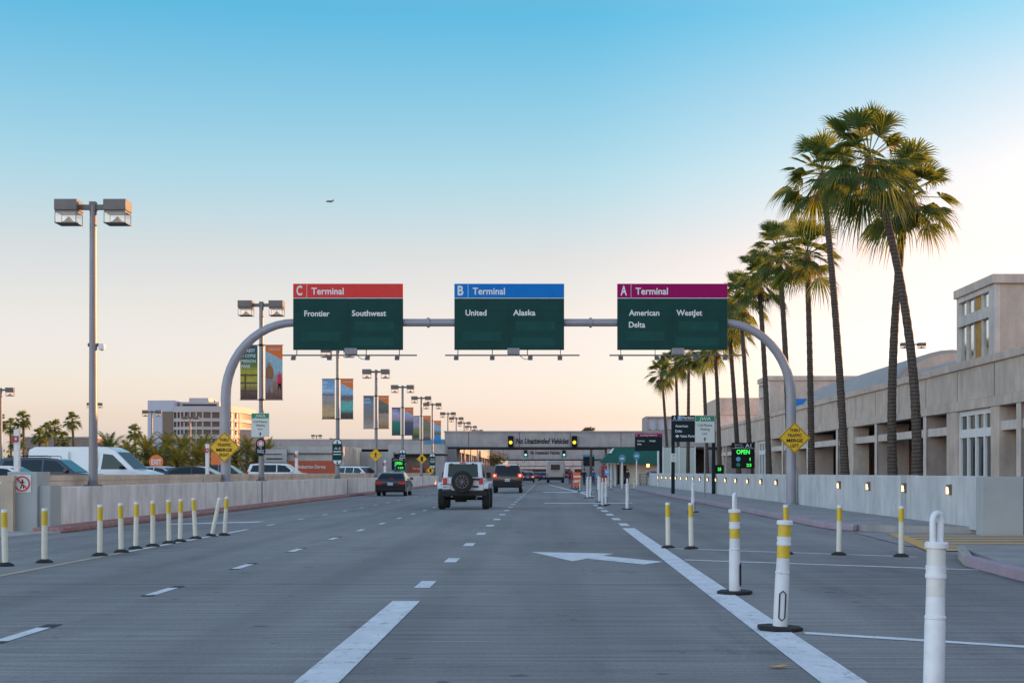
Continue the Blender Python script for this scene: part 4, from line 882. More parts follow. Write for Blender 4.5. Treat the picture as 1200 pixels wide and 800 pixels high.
hedge = leaf_ball(21, [(-48 + k * 1.9, 0, 1.3 + .5 * math.sin(k * 2.1), 1.5, 1.4) for k in range(17)], 70, .22).build('undergrowth', 'bush', smooth=0, recalc=False); hedge.location = (-14, 172, .2); tag(hedge, 'brown green undergrowth below the palms beyond the parking lot', 'undergrowth', kind='stuff')
hedge = leaf_ball(22, [(-75 + k * 2.0, 0, 2.4 + .9 * math.sin(k * 1.7), 1.8, 2.4) for k in range(30)], 70, .26).build('undergrowth', 'bush', smooth=0, recalc=False); hedge.location = (-20, 192, .2); tag(hedge, 'shrubby undergrowth below the small fan palms', 'undergrowth', kind='stuff')

# ------------------------------------------------------------------ right terminal building
XB = 20.; Y0, Y1 = -60., 166.
t = thing('terminal_building', 'long grey stucco terminal with deep bays behind the palms', 'building', (XB, 0, 0))
b = MB(); b.box(0, .5, Y0, Y1, 4.88, 6.39); b.build('fascia', 'bldg', t)
b = MB(); b.box(-.12, .7, Y0, Y1, 6.392, 6.75); b.build('parapet_cap', 'bldg', t, bevel=.02)
b = MB(); b.box(-.09, .5, Y0, Y1, 4.40, 4.86); b.build('lower_band', 'bldg', t, bevel=.02)
b = MB()
for k in range(38): b.box(-.004, .3, Y0 + 2.0 + k * 5.8, Y0 + 2.06 + k * 5.8, 4.9, 6.38)
b.build('panel_joint', 'dark', t)
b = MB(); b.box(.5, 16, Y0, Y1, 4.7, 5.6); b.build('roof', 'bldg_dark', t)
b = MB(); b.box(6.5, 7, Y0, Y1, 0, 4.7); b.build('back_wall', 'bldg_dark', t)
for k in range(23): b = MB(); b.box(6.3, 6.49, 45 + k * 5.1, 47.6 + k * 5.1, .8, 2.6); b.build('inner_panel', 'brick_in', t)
fins = [29., 40.7, 52., 60.2, 75.3, 86.6, 98.3, 109.6, 121.3, 139, 150, 160]
for y in fins: b = MB(); b.box(.0, 1.95, y, y + .45, 0, 4.39); b.build('fin_wall', 'fin', t, bevel=.02)
for y in fins: b = MB(); b.box(-.05, -.003, y - .05, y + .5, 0, 4.39); b.build('fin_edge', 'bldg2', t, bevel=.01)
pil = [(63.0, 64.2), (69.6, 71.3), (93.2, 94.9), (116.0, 117.8), (127.5, 129.2), (136, 137.4)]
for y0, y1 in pil: b = MB(); b.box(-.06, 1.0, y0, y1, 0, 4.39); b.build('pilaster', 'bldg', t, bevel=.02)
b = MB(); edges = [Y0] + sorted([v for p in pil for v in p]) + [Y1]
for a, c in zip(edges[::2], edges[1::2]):
    if a in (64.2, 129.2): continue
    b.box(.05, .45, a + .004, c - .004, 3.30, 3.72)
b.build('crossbeam', 'bldg2', t, bevel=.015)
for (ya, yb) in ((64.22, 69.58), (129.22, 135.98)):
    b = MB(); b.box(.12, .3, ya, yb, 0, .9); b.box(.1, .3, ya, yb, 4.15, 4.38); b.box(.08, .3, ya, yb, 3.1, 3.5); b.box(.1, .3, ya, yb, .9, 1.15)
    n_ = 4
    for k in range(n_ + 1): yy = ya + (yb - ya - .2) * k / n_; b.box(.085, .29, yy, yy + .2, 1.151, 3.099); b.box(.085, .29, yy, yy + .2, 3.501, 4.149)
    fr = b.build('window', 'white_trim', t)
    b = MB(); b.box(.2, .24, ya + .1, yb - .1, 1.0, 4.3); b.build('window_pane', 'glass_bld', fr)
    b = MB(); b.box(.9, .95, ya + .3, ya + 1.6, 1.2, 4.2); b.build('curtain', 'curtain', fr)
b = MB(); b.box(.5, 12, Y1 - .01, Y1 + 8, 0, 6.4); b.build('end_wing', 'bldg', t)
# towers on the roof
def tower(label, D0, D1, x0, x1, zt, stripe=None, zb_=5.6):
    t = thing('roof_tower', label, 'tower', (x0, D0, zb_)); Z = zt - zb_; L_ = D1 - D0
    b = MB(); b.box(.3, x1 - x0, .0, L_, 0, Z - .5); b.build('wall', 'bldg_warm', t)
    b = MB(); b.box(-.15, x1 - x0 + .1, -.18, L_ + .15, Z - .498, Z); b.build('roof_cap', 'bldg', t, bevel=.02)
    b = MB(); b.box(0, .298, -.004, 1.0, 0, Z - .5); b.box(0, .298, L_ - .4, L_, 0, Z - .5); b.box(-.02, .298, 1.001, L_ - .401, Z - .8, Z - .502); b.box(-.05, .298, 1.001, L_ - .401, Z * .66, Z * .75); b.box(-.05, .298, 1.001, L_ - .401, 0, Z * .26)
    for k in range(1, 4): y = 1 + (L_ - 1.4) * k / 4; b.box(.06, .295, y - .07, y + .07, Z * .26, Z - .8)
    fr = b.build('window', 'bldg2', t)
    b = MB(); b.box(.18, .22, 1.0, L_ - .4, Z * .26, Z * .66); b.box(.18, .22, 1.0, L_ - .4, Z * .75, Z - .8); b.build('window_pane', 'glass_sky', fr)
    y = 1 + (L_ - 1.4) * .25; b = MB(); b.box(.12, .178, y + .1, y + (L_ - 1.4) * .25 - .1, Z * .26, Z * .66); b.box(.12, .178, y + .1, y + (L_ - 1.4) * .25 - .1, Z * .75, Z - .8); b.build('window_blind', 'curtain', fr)
    if stripe:
        b = MB(); b.box(*stripe); b.build('blue_stripe', 'blue_banner', t)
    return t
tower('tall roof tower with windows nearest, rising above the terminal parapet', 76.6, 83.7, 24., 33., 12.1)
tower('roof tower with a bright blue stripe behind the gantry leg', 156, 162.6, 24., 48., 12.0, (1.9, 6.1, -.03, -.003, 2.4, 3.9))
t = thing('roof_block', 'plain grey roof block beyond the blue striped tower', 'building', (PX(843, 182), 182, 0)); z = PZ(466, 182)
b = MB(); b.box(0, 5.5, 0, 14, 0, z - 2.2); b.build('wall', 'bldg2', t); b = MB(); b.box(-.15, 5.7, -.15, 14, z - 2.198, z); b.build('upper_band', 'bldg', t)
for (yc0, yc1, xc, r, zc, lab) in ((97, 132, 27.6, 4.5, 5.95, 'nearer barrel vault roof beside the leaning palm trunks'), (138, 154, 32.2, 5.0, 6.6, 'farther barrel vault roof left of the near vault'), (85.0, 96.5, 26.9, 3.9, 5.3, 'low vault roof next to the nearest roof tower')):
    t = thing('vault_roof', lab, 'roof', (xc, yc0, zc)); arc = [(r * math.cos(a), .86 * r * math.sin(a)) for a in [math.pi * k / 18 for k in range(19)]]
    b = MB(); b.prism(arc, 'xz', .3, yc1 - yc0); b.build('vault_shell', 'vault', t)
    arc2 = [(x * .93, z * .93) for x, z in arc]; b = MB(); b.prism(arc2, 'xz', .02, .29); b.build('gable_end', 'bldg_warm', t)
b = MB()

# ------------------------------------------------------------------ bridges over the road
def bridge(D, z0, z1, xl, xr, dep, m, label, sig, lab2, txt_px=None, pierw=1.4):
    t = thing('overhead_bridge', label, 'bridge', (0, D, 0))
    b = MB(); b.box(xl, xr, 0, dep, z0, z1); b.build('beam', m, t, bevel=.02)
    b = MB(); b.box(xl - .1, xr + .1, -.12, .2, z1 + .002, z1 + .16); b.build('coping', m, t)
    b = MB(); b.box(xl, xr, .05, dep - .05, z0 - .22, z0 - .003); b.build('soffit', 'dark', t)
    for x in (xl, xr - pierw if xr < 20 else 6.9):
        b = MB(); b.box(x, x + pierw, .1, dep - .1, 0, z0 - .225); b.build('pier', m, t)
    b = MB()
    for k in range(int((xr - xl) / 6)): b.box(xl + 2.8 + k * 6, xl + 2.86 + k * 6, -.004, .1, z0 + .05, z1 - .02)
    b.build('panel_joint', 'dark', t)
    if txt_px:
        s = F / D; b = MB(); b.text('No Unattended Vehicles', PX(txt_px[0], D), PZ(txt_px[2], D), txt_px[3], y=-.01, fit=(txt_px[1] - txt_px[0]) / s, bold=.02, shear=.25, ext=.03); b.build('lettering', 'sign_black', t)
    for px, py, col, lb in sig:
        s = F / D; q = thing('traffic_signal', lb, 'traffic signal', (PX(px, D), D - .02, PZ(py, D)), 0, 'signals on the bridges')
        b = MB(); b.box(-.32, .32, -.28, 0, -.65, .65); b.build('signal_housing', 'sign_black', q, bevel=.03)
        for zc, mm in ((.32, 'rubber'), (-.12 if col == 'amber' else -.3, col)):
            b = MB(); b.prism(disc(0, zc, .21, 18), 'xz', -.31, -.285); b.build('signal_lens', mm, q)
            b = MB()
            for k in range(9):
                a0, a1 = math.pi * k / 9, math.pi * (k + 1) / 9; b.prism([(.24 * math.cos(a0), zc + .24 * math.sin(a0)), (.26 * math.cos(a0), zc + .26 * math.sin(a0)), (.26 * math.cos(a1), zc + .26 * math.sin(a1)), (.24 * math.cos(a1), zc + .24 * math.sin(a1))], 'xz', -.55, -.281)
            b.build('signal_visor', 'black', q)
bridge(168, 4.42, 6.15, PX(521, 168), 24, 7, 'beam', 'nearest concrete bridge lettered no unattended vehicles across the road', [(598.5, 517, 'amber', 'traffic signal showing amber left of the near bridge lettering'), (673, 517, 'amber', 'traffic signal showing amber right of the near bridge lettering')], '', (604.5, 666.5, 519.5, .62))
bridge(292, 4.1, 6.15, PX(574, 292), 22, 7, 'beam', 'second concrete bridge with smaller lettering beyond the first', [(616, 531, 'greenlamp', 'traffic signal showing green left of the second bridge lettering'), (661, 531, 'greenlamp', 'traffic signal showing green right of the second bridge lettering')], '', (621, 656, 532, .7))
bridge(455, 3.4, 5.9, -13, 20, 8, 'beam_lit', 'third bridge coloured pinkish as if lit, far down the road', [(613.5, 538, 'greenlamp', 'tiny distant signal on the third bridge, left one'), (641, 538, 'greenlamp', 'tiny distant signal on the third bridge, right one')], '')
# parking structures flanking the road beyond the first bridge
for x0, x1, lab in ((-40, -14.2, 'dim parking structure beyond the first bridge, left of the road'), (11.5, 40, 'dim parking structure beyond the first bridge, right of the road')):
    t = thing('parking_structure', lab, 'building', (0, 196, 0)); xs = x1 if x0 < 0 else x0; sg = 1 if x0 < 0 else -1
    b = MB(); b.box(x0, x1, 0, 250, 4.6, 6.0); b.build('deck', 'beam', t)
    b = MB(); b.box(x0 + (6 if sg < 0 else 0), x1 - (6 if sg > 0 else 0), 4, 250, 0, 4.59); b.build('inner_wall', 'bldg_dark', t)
    b = MB()
    for k in range(21): a = xs - sg * .05; b.box(min(a, a - sg * .7), max(a, a - sg * .7), k * 12, k * 12 + .8, 0, 4.59)
    b.build('column_row', 'beam_lit', t)
    b = MB(); a = xs - sg * .2; b.box(min(a, a - sg * .2), max(a, a - sg * .2), .9, 249, 0, 1.05); b.build('rail_wall', 'beam', t)
t = thing('far_terminal', 'dim far building closing the road beyond the third bridge', 'building', (0, 640, 0)); b = MB(); b.box(-40, 40, 0, 20, 0, 4.5); b.build('wall', 'bldg_dark', t); b = MB(); b.box(-40, 40, -.4, -.01, 2.9, 4.2); b.build('canopy', 'beam_lit', t)
b = MB()
for k in range(9): b.box(-18 + k * 4.1, -16.5 + k * 4.1, -.3, -.02, .2, 2.6)
b.build('doorway', 'glass_bld', t)

# left: buildings between the wall and the first bridge
t = thing('low_building', 'long low grey concrete building with rust red panel behind the white car', 'building', (PX(309, 150), 150, 0)); z = lambda py: PZ(py, 150)
W = lambda px: PX(px, 150) - PX(309, 150)
b = MB(); b.box(0, W(336), 0, 12, 0, z(526)); b.build('side_block', 'concrete_bg', t); b = MB(); b.box(W(336.2), W(402), .5, 14, 0, z(531)); b.build('wall', 'concrete_bg', t); b = MB(); b.box(W(336.2), W(402), .3, 14, z(531) + .003, z(523)); b.build('roof_band', 'concrete_bg', t)
b = MB(); b.box(W(336.3), W(402), .25, .29, z(531.4), z(530.6)); b.box(W(309), W(330), -.04, -.003, z(532.5), z(531.5)); b.box(W(312), W(331), -.04, -.003, z(538), z(536.6)); b.build('dark_strip', 'dark', t)  # thin dark strips laid on the wall and roof band faces
b = MB(); b.box(W(337.5), W(391.5), .42, .48, .5, z(539.5)); pn = b.build('hoarding_panel', 'hoarding', t)
b = MB(); b.text('Industrian Darvey', W(349), z(548.4), .34, y=.415, fit=W(381) - W(349), bold=.01); b.build('lettering', 'sign_white', pn)
t = thing('rooftop_plant', 'cream sunlit rooftop boxes on the far grey building', 'roof unit', (PX(336, 260), 260, 0)); q = lambda px: PX(px, 260) - PX(336, 260); b = MB(); b.box(-4, q(352), 0, 5, 0, PZ(523.5, 260)); b.build('lower_block', 'concrete_bg', t)
b = MB(); b.box(q(327), q(332), -.5, 4, PZ(523.4, 260), PZ(517, 260)); b.box(q(343.5), q(348), -.5, 4, PZ(523.4, 260), PZ(517.7, 260)); b.build('roof_box', 'cream', t); b = MB(); b.box(q(332.2), q(343.3), 0, 4, PZ(523.4, 260), PZ(518, 260)); b.build('louvre_box', 'vault', t)
t = thing('stucco_block', 'tall block with a warm sunlit end wall behind the pedestrian sign', 'building', (PX(402, 158), 158, 0)); q = lambda px: PX(px, 158) - PX(402, 158); z = lambda py: PZ(py, 158)
b = MB(); b.box(q(400), q(418), 0, 4, 0, z(524)); b.build('warm_wall', 'cream', t, bevel=.02); b = MB(); b.box(q(393.5), q(409), -1.2, -.01, 0, z(532)); b.build('low_annex', mat('ochre_stucco', (.55, .36, .2), .8, var=.1), t)
b = MB(); b.box(q(418.2), q(457), 3, 14, 0, z(528.5)); b.build('concrete_wall', 'concrete_bg', t)
t = thing('service_building', 'grey service building with a dark soffit left of the bridge', 'building', (PX(455, 162), 162, 0)); q = lambda px: PX(px, 162) - PX(455, 162); z = lambda py: PZ(py, 162)
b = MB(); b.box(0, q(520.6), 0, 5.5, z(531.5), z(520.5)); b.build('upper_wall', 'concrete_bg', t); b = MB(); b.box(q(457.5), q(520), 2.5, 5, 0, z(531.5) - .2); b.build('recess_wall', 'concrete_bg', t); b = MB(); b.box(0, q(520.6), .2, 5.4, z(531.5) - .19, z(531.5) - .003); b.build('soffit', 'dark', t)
b = MB(); b.box(q(496), q(519), 1.0, 4, z(520.5) + .003, z(515)); b.build('blue_parapet', 'teal', t); b = MB(); b.box(q(510), q(520.4), .3, 2.4, 0, z(531.5) - .2); b.build('end_pier', 'beam', t)
b = MB(); b.box(q(478), q(493.5), 1.5, 1.6, .6, z(545)); b.box(q(496.5), q(505), 1.5, 1.6, .6, z(545)); pn = b.build('rust_panel', 'hoarding', t); b = MB(); b.text('Harvey', q(482), z(550), .3, y=1.49, fit=q(491) - q(482)); b.build('lettering', 'sign_white', pn)

# far office block
D = 300; s = F / D
t = thing('office_block', 'white and bronze office block far behind the date palms', 'building', (PX(173, D), D, 0)); q = lambda px: (px - 173) / s; z = lambda py: PZ(py, D)
b = MB(); b.box(0, q(203), 0, 16, 0, z(469)); b.build('white_slab', 'office_white', t)
b = MB(); b.box(q(190.5), q(202.8), -.1, -.004, 0, z(482)); b.build('dark_recess', 'office_glass', t)
front = [(q(203.2), 0), (q(218), -1.6), (q(240), -2.0), (q(268), 0), (q(280), 5), (q(280), 18), (q(203.2), 18)]
b = MB()
for py0, py1 in ((476, 483), (490, 494), (500, 503.5), (509, 514), (519, 600)): b.prism(front, 'xy', max(0, z(py1)), z(py0))
b.build('spandrel', 'office_band', t)
ins = [(x + (.4 if x < 5 else -.4 if x > 15 else 0), y + .5) for x, y in front]
b = MB(); b.prism(ins, 'xy', 0, z(477)); b.build('window_band', 'office_glass', t)
b = MB()
for k in range(1, len(front) - 2):
    for u in (0, .33, .66):
        x = front[k - 1][0] + (front[k][0] - front[k - 1][0]) * u; y = front[k - 1][1] + (front[k][1] - front[k - 1][1]) * u; b.box(x - .12, x + .12, y + .05, y + .5, 0, z(483))
b.build('mullion', 'office_band', t)
b = MB(); b.box(q(206), q(253), 3, 12, z(476) - .2, z(470)); b.box(q(216), q(239), 4, 11, z(470) + .01, z(465)); b.build('penthouse', 'office_band', t); b = MB(); b.box(q(210), q(250), 2.9, 3.2, z(474.8), z(472.5)); b.build('louvre_strip', 'dark', t)
b = MB()
for px in (181, 190, 197, 245): b.tube([(q(px), 5, z(470)), (q(px), 5, z(467.5))], .15, 6)
b.build('roof_vent', 'dark', t)
t = thing('brick_block', 'pinkish low block right of the office block', 'building', (PX(281, 290), 290, 0)); b = MB(); b.box(0, 4.2, 0, 8, 0, PZ(504, 290)); b.build('wall', mat('pink_brown_block', (.36, .24, .21), .8, var=.1), t); b = MB(); b.box(-.1, 4.3, -.1, 8, PZ(504, 290) + .002, PZ(503, 290)); b.build('coping', 'office_band', t)
t = thing('low_building', 'low brown building far behind the small fan palms', 'building', (PX(28, 270), 270, 0)); b = MB(); b.box(0, 13, 0, 8, 0, PZ(513, 270)); b.build('wall', mat('brown_grey_block', (.22, .18, .17), .9, var=.1), t); b = MB(); b.box(-.2, 13.2, -.2, 8, PZ(513, 270) + .003, PZ(511.4, 270)); b.build('coping', 'concrete_bg', t)
t = thing('roof_pavilion', 'white glazed pavilion above the near bridge', 'building', (PX(757, 185), 185, 0)); q = lambda px: PX(px, 185) - PX(757, 185); z = lambda py: PZ(py, 185)
b = MB(); b.box(q(757), q(792), 0, 8, z(489.5), z(487.5)); b.box(q(757), q(759), .05, 8, z(505) - .5, z(489.5) - .003); b.box(q(769), q(770), .05, .3, z(505) - .5, z(489.5) - .003); b.box(q(781), q(782), .05, .3, z(505) - .5, z(489.5) - .003); b.box(q(757.2), q(792), .1, 7, 0, z(505) - .503); b.build('frame', 'beam', t); b = MB(); b.box(q(759.1), q(792), .35, .5, z(505) - .5, z(489.5) - .003); b.build('window_pane', 'office_white', t)
shr = leaf_ball(33, [(k * .8, 0, .25, .5, .35) for k in range(4)], 60, .1); shr = shr.build('planter_shrub', 'bush', smooth=0, recalc=False); shr.location = (PX(762, 184), 184, PZ(506, 184) - .2); tag(shr, 'low green planting along the glazed pavilion foot', 'shrub')

# booth with the green awning
D = 146; s = F / D
t = thing('awning_booth', 'cream kiosk booth under a wide dark green awning', 'booth', (PX(703, D), D, .0)); q = lambda px: PX(px, D) - PX(703, D); z = lambda py: PZ(py, D)
b = MB(); b.box(q(727), q(773), .8, 3.4, .17, z(543)); b.build('wall', 'cream', t)
b = MB(); b.hexa([(q(703), -1.2, z(541.5)), (q(773), -1.2, z(544)), (q(773), 3.4, z(544)), (q(703), 3.4, z(541.5)), (q(720), .6, z(524)), (q(773), .6, z(524)), (q(773), 3.4, z(524)), (q(720), 3.4, z(524))]); b.build('awning', 'awning', t)
b = MB(); b.face([(q(712.5), -.27, z(531) + .02), (q(716.5), -.27, z(531) + .02), (q(720), .4, z(525.5) + .05), (q(718), .4, z(525.5) + .05)]); b.build('awning_stripe', 'sign_grey', t, smooth=0)
for px in (713.5, 717.5, 722.5): b = MB(); b.tube([(q(px), 1.5, 0), (q(px), 1.5, z(543))], .17, 10); b.build('column', 'white_plastic', t)
b = MB(); b.box(q(731), q(734.5), .77, .79, .2, z(545)); b.box(q(724), q(726.5), .9, 1.2, .2, z(544)); b.build('doorway', 'glass', t)
t = thing('luggage_cart', 'dark wire luggage cart standing before the cream booth', 'cart', (PX(754, 140), 140, .17))
b = MB()
for x in (-.35, .35):
    for y in (-.3, .3): b.box(x - .03, x + .03, y - .03, y + .03, .12, 1.1)
for k in range(7): zz = .15 + k * .155; b.box(-.38, .38, -.33, -.29, zz, zz + .05); b.box(-.38, .38, .29, .33, zz, zz + .05)
b.box(-.38, .38, -.33, .33, .12, .18); b.build('cage', 'darksteel', t)
for x in (-.3, .3): b = MB(); b.tube([(x - .03, 0, .08), (x + .03, 0, .08)], .08, 10); b.build('wheel', 'rubber', t)
b = leaf_ball(3, [(0, 0, 0, .45, .3), (.4, .1, .05, .35, .25)], 60, .12); o = b.build('cloth_bundle', 'cloth_blue', smooth=0); o.location = (PX(763, 140), 140.3, .17 + 1.1); tag(o, 'dark blue bundle hanging beside the luggage cart', 'bundle')
t = thing('booth_lamp', 'small glowing lantern on the booth front wall', 'lamp', (PX(759.5, 145), 145.2, PZ(543.5, 145))); b = MB(); b.box(-.14, .14, -.12, .12, -.3, .2); b.build('lamp_glass', 'walllamp', t); b = MB(); b.box(-.2, .2, -.16, .16, .203, .27); b.box(-.16, .16, -.14, .14, -.36, -.303); b.box(-.04, .04, .125, .8, -.1, 0); b.build('lamp_frame', 'darksteel', t)
t = thing('cabinet', 'tall red cabinet beside the white booth columns', 'cabinet', (PX(708, 145), 145, 0)); b = MB(); b.box(-.32, .32, -.3, .3, .05, 2.1); b.build('body', 'red_paint', t, bevel=.02); b = MB(); b.box(-.26, .26, -.31, -.302, .9, 1.9); b.build('door_panel', 'paint_red', t)
t = thing('guide_sign', 'small bright blue sign on a post before the red cabinet', 'sign', (PX(711.5, 138), 138, 0)); zc = PZ(553, 138); b = MB(); b.box(-.24, .24, -.02, 0, zc - .3, zc + .3); b.build('sign_plate', 'cyan_print', t, bevel=.004); b = MB(); b.box(-.14, .14, -.025, -.021, zc - .02, zc + .08); b.build('sign_print', 'sign_white', t); b = MB(); b.tube([(0, .03, 0), (0, .03, zc)], .035, 8); b.build('post', 'red_paint', t)
t = thing('kiosk_board', 'blue topped dark board hanging beyond the awning', 'sign', (PX(690, 215), 215, 0)); b = MB(); b.box(-.85, .85, -.2, 0, PZ(546, 215), PZ(535, 215)); b.build('board', 'sign_dark', t); b = MB(); b.box(-.9, .9, -.25, .05, PZ(535, 215) + .003, PZ(532.5, 215)); b.build('board_top', 'teal', t); b = MB(); b.box(-.7, -.55, -.15, -.05, 0, PZ(546, 215) - .003); b.box(.55, .7, -.15, -.05, 0, PZ(546, 215) - .003); b.build('post', 'darksteel', t)
t = thing('glass_screen', 'pale green glazed screen behind the parking sign', 'screen', (PX(777, 124), 124, 0)); q = lambda px: PX(px, 124) - PX(777, 124); b = MB(); b.box(0, q(815), 0, .06, 1.0, PZ(524, 124)); b.build('pane', 'pale_glass', t); b = MB()
for k in range(5): b.box(q(777 + 9.4 * k) - .04, q(777 + 9.4 * k) + .04, -.02, .08, .0, PZ(523.5, 124) + .02)
b.build('frame', 'white_trim', t)

# ------------------------------------------------------------------ vehicles
def arch(cy, r, z, n=9): return [(cy + r * math.cos(a), z + r * math.sin(a)) for a in [math.pi * (1 - k / n) for k in range(n + 1)]]
def make_vehicle(name, label, cat, sp, paint, group=None):
    t = thing(name, label, cat, group=group); W_ = sp['w'] / 2; wr = sp['wr']; ar = wr * 1.17; zb_ = sp['sill']
    prof = []
    for cy in sp['axles']:
        prof += [(cy - ar, zb_)] + [(cy + ar * math.cos(a), wr + ar * math.sin(a)) for a in [math.pi * (1 - k / 8) for k in range(9)] if wr + ar * math.sin(a) > zb_] + [(cy + ar, zb_)]
    prof = [(sp['rear'] + .05, zb_)] + prof + [(sp['front'] - .06, zb_)] + sp['top']
    b = MB(); b.prism(prof, 'yz', -W_, W_); b.build('body', paint, t, bevel=sp.get('bev', .06), seg=3)
    gh = sp['cabin']; belt = sp['belt']; k_ = sp['tumble']
    xw = lambda z: W_ - .03 - k_ * max(0, z - belt)
    b = MB(); A = [b.bm.verts.new((-xw(z), y, z)) for y, z in gh]; B = [b.bm.verts.new((xw(z), y, z)) for y, z in gh]; n_ = len(gh)
    b.bm.faces.new(A); b.bm.faces.new(B[::-1])
    for i in range(n_): b.bm.faces.new((A[i], B[i], B[(i + 1) % n_], A[(i + 1) % n_]))
    b.build('cabin', paint, t, bevel=.04, seg=3)
    for poly in sp['side']:
        for sg in (-1, 1):
            b = MB(); o1 = [b.bm.verts.new((sg * (xw(z) + .006), y, z)) for y, z in poly]; o0 = [b.bm.verts.new((sg * (xw(z) - .02), y, z)) for y, z in poly]; m_ = len(poly)
            b.bm.faces.new(o1); b.bm.faces.new(o0[::-1])
            for i in range(m_): b.bm.faces.new((o1[i], o0[i], o0[(i + 1) % m_], o1[(i + 1) % m_]))
            b.build('side_window', 'glass', t)
    for nm, (pa, pb) in (('rear_window', sp['rearglass']), ('windshield', sp['frontglass'])):
        a, c = Vector((0, *pa)), Vector((0, *pb)); d = (c - a).normalized(); nn = Vector((1, 0, 0)).cross(d)
        if (nn.y > 0) == (nm == 'rear_window'): nn = -nn
        b = MB(); v = []
        for off in (.008, -.02):
            for p, sg in ((a, -1), (a, 1), (c, 1), (c, -1)): v.append(p + nn * off + Vector((sg * (xw(p.z) - .07), 0, 0)))
        b.hexa(v); b.build(nm, 'glass', t)
    for cy in sp['axles']:
        for sg in (-1, 1):
            b = MB(); x0 = sg * (W_ - .21); x1 = sg * (W_ - .005); b.tube([(x0, cy, wr), (x0 + sg * .03, cy, wr), (x1 - sg * .03, cy, wr), (x1, cy, wr)], [wr - .04, wr, wr, wr - .04], 20); wl = b.build('wheel', 'rubber', t)
            b = MB(); b.tube([(x1 - sg * .02, cy, wr), (x1 + sg * .006, cy, wr)], wr * .66, 16)
            for k in range(5): a = k * 2 * math.pi / 5; b.tube([(x1 + sg * .008, cy, wr), (x1 + sg * .008, cy + wr * .6 * math.cos(a), wr + wr * .6 * math.sin(a))], .03, 6)
            b.build('rim', 'rimmetal', wl)
    ry_ = sp['rear']; zl0, zl1 = sp['tail']; lw = sp.get('tailw', .34)
    for sg in (-1, 1):
        x0, x1 = sorted((sg * (W_ + .004), sg * (W_ - lw))); lm = sp.get('lit', 'redlens')
        b = MB(); b.box(x0, x1, ry_ - .018, ry_ + .16, zl0, zl1); tl = b.build('tail_light', lm, t, bevel=.02)
        if lm == 'redlamp': b = MB(); xc = sg * (W_ - lw * .45); b.prism(disc(xc, (zl0 + zl1) / 2, .05, 12), 'xz', ry_ - .024, ry_ - .019); b.build('lamp_bulb', 'hotlamp', tl)
        fy = sp['front']; zh = sp['head']; x0, x1 = sorted((sg * (W_ - .04), sg * (W_ - .42))); b = MB(); b.box(x0, x1, fy - .2, fy + .006, zh - .08, zh + .08); b.build('headlight', 'amberlens', t, bevel=.02)
        ym, zm = sp['mirror']; b = MB(); x0, x1 = sorted((sg * (W_ - .02), sg * (W_ + .17))); b.box(x0, x1, ym - .06, ym + .08, zm - .01, zm + .15); b.build('side_mirror', sp.get('mirmat', paint), t, bevel=.03)
    zp = sp['plate']; b = MB(); b.box(-.16, .16, ry_ - .03, ry_ + .02, zp, zp + .16); pl = b.build('license_plate', 'plate', t); b = MB(); b.text('7KXM428' if not sp.get('nop') else '6BTR', 0, zp + .045, .07, y=ry_ - .031, align='c', fit=.26); b.build('lettering', 'sign_blue', pl)
    b = MB(); b.box(-W_ + .06, W_ - .06, ry_ - .05, ry_ + .12, zb_ + .06, zb_ + sp.get('bump', .2)); b.build('rear_bumper', sp.get('bumpmat', 'rubber'), t, bevel=.03)
    if sp.get('brake'): y_, z_ = sp['brake']; b = MB(); b.box(-.14, .14, y_ - .02, y_, z_, z_ + .05); b.build('high_brake_light', sp.get('lit', 'redlens'), t)
    if sp.get('rails'):
        for sg in (-1, 1): b = MB(); y0_, y1_, z_ = sp['rails']; x = sg * (xw(z_) - .08); b.tube([(x, y0_, z_), (x, y0_ + .1, z_ + .06), (x, y1_ - .1, z_ + .06), (x, y1_, z_)], .02, 6); b.build('roof_rail', 'black', t)
    return t
SEDAN = dict(w=1.84, wr=.33, sill=.24, rear=-2.42, front=2.42, axles=(-1.42, 1.4), belt=.95, tumble=.42,
    top=[(2.42, .42), (2.38, .64), (2.2, .74), (1.2, .93), (.9, .97), (-1.75, 1.02), (-2.32, 1.0), (-2.41, .9), (-2.42, .45)],
    cabin=[(1.05, .93), (.15, 1.40), (-.35, 1.455), (-.95, 1.44), (-1.35, 1.36), (-2.0, 1.0)], side=[[(.72, 1.0), (.1, 1.34), (-.35, 1.385), (-.35, 1.01)], [(-.42, 1.01), (-.42, 1.385), (-.95, 1.37), (-1.45, 1.2), (-1.55, 1.03)]],
    rearglass=((-1.92, 1.045), (-1.40, 1.335)), frontglass=((.97, .975), (.2, 1.375)), tail=(.70, .88), tailw=.42, head=.62, mirror=(.62, .98), plate=.66, bump=.26, brake=(-1.9, 1.03))
SUV = dict(w=1.93, wr=.38, sill=.34, rear=-2.38, front=2.4, axles=(-1.42, 1.42), belt=1.12, tumble=.26, bev=.07,
    top=[(2.4, .5), (2.38, .85), (2.2, 1.0), (1.2, 1.12), (.95, 1.13), (-2.3, 1.14), (-2.37, 1.05), (-2.38, .55)],
    cabin=[(1.15, 1.1), (.35, 1.70), (-.2, 1.78), (-1.6, 1.78), (-2.15, 1.72), (-2.36, 1.1)], side=[[(.85, 1.17), (.3, 1.62), (-.25, 1.68), (-.25, 1.17)], [(-.33, 1.17), (-.33, 1.68), (-1.2, 1.68), (-1.2, 1.17)], [(-1.28, 1.17), (-1.28, 1.68), (-1.95, 1.64), (-2.12, 1.2)]],
    rearglass=((-2.345, 1.16), (-2.175, 1.66)), frontglass=((1.09, 1.15), (.4, 1.665)), tail=(.98, 1.2), tailw=.26, head=.86, mirror=(.75, 1.14), plate=.72, bump=.3, brake=(-2.16, 1.725), rails=(-1.9, .0, 1.785))
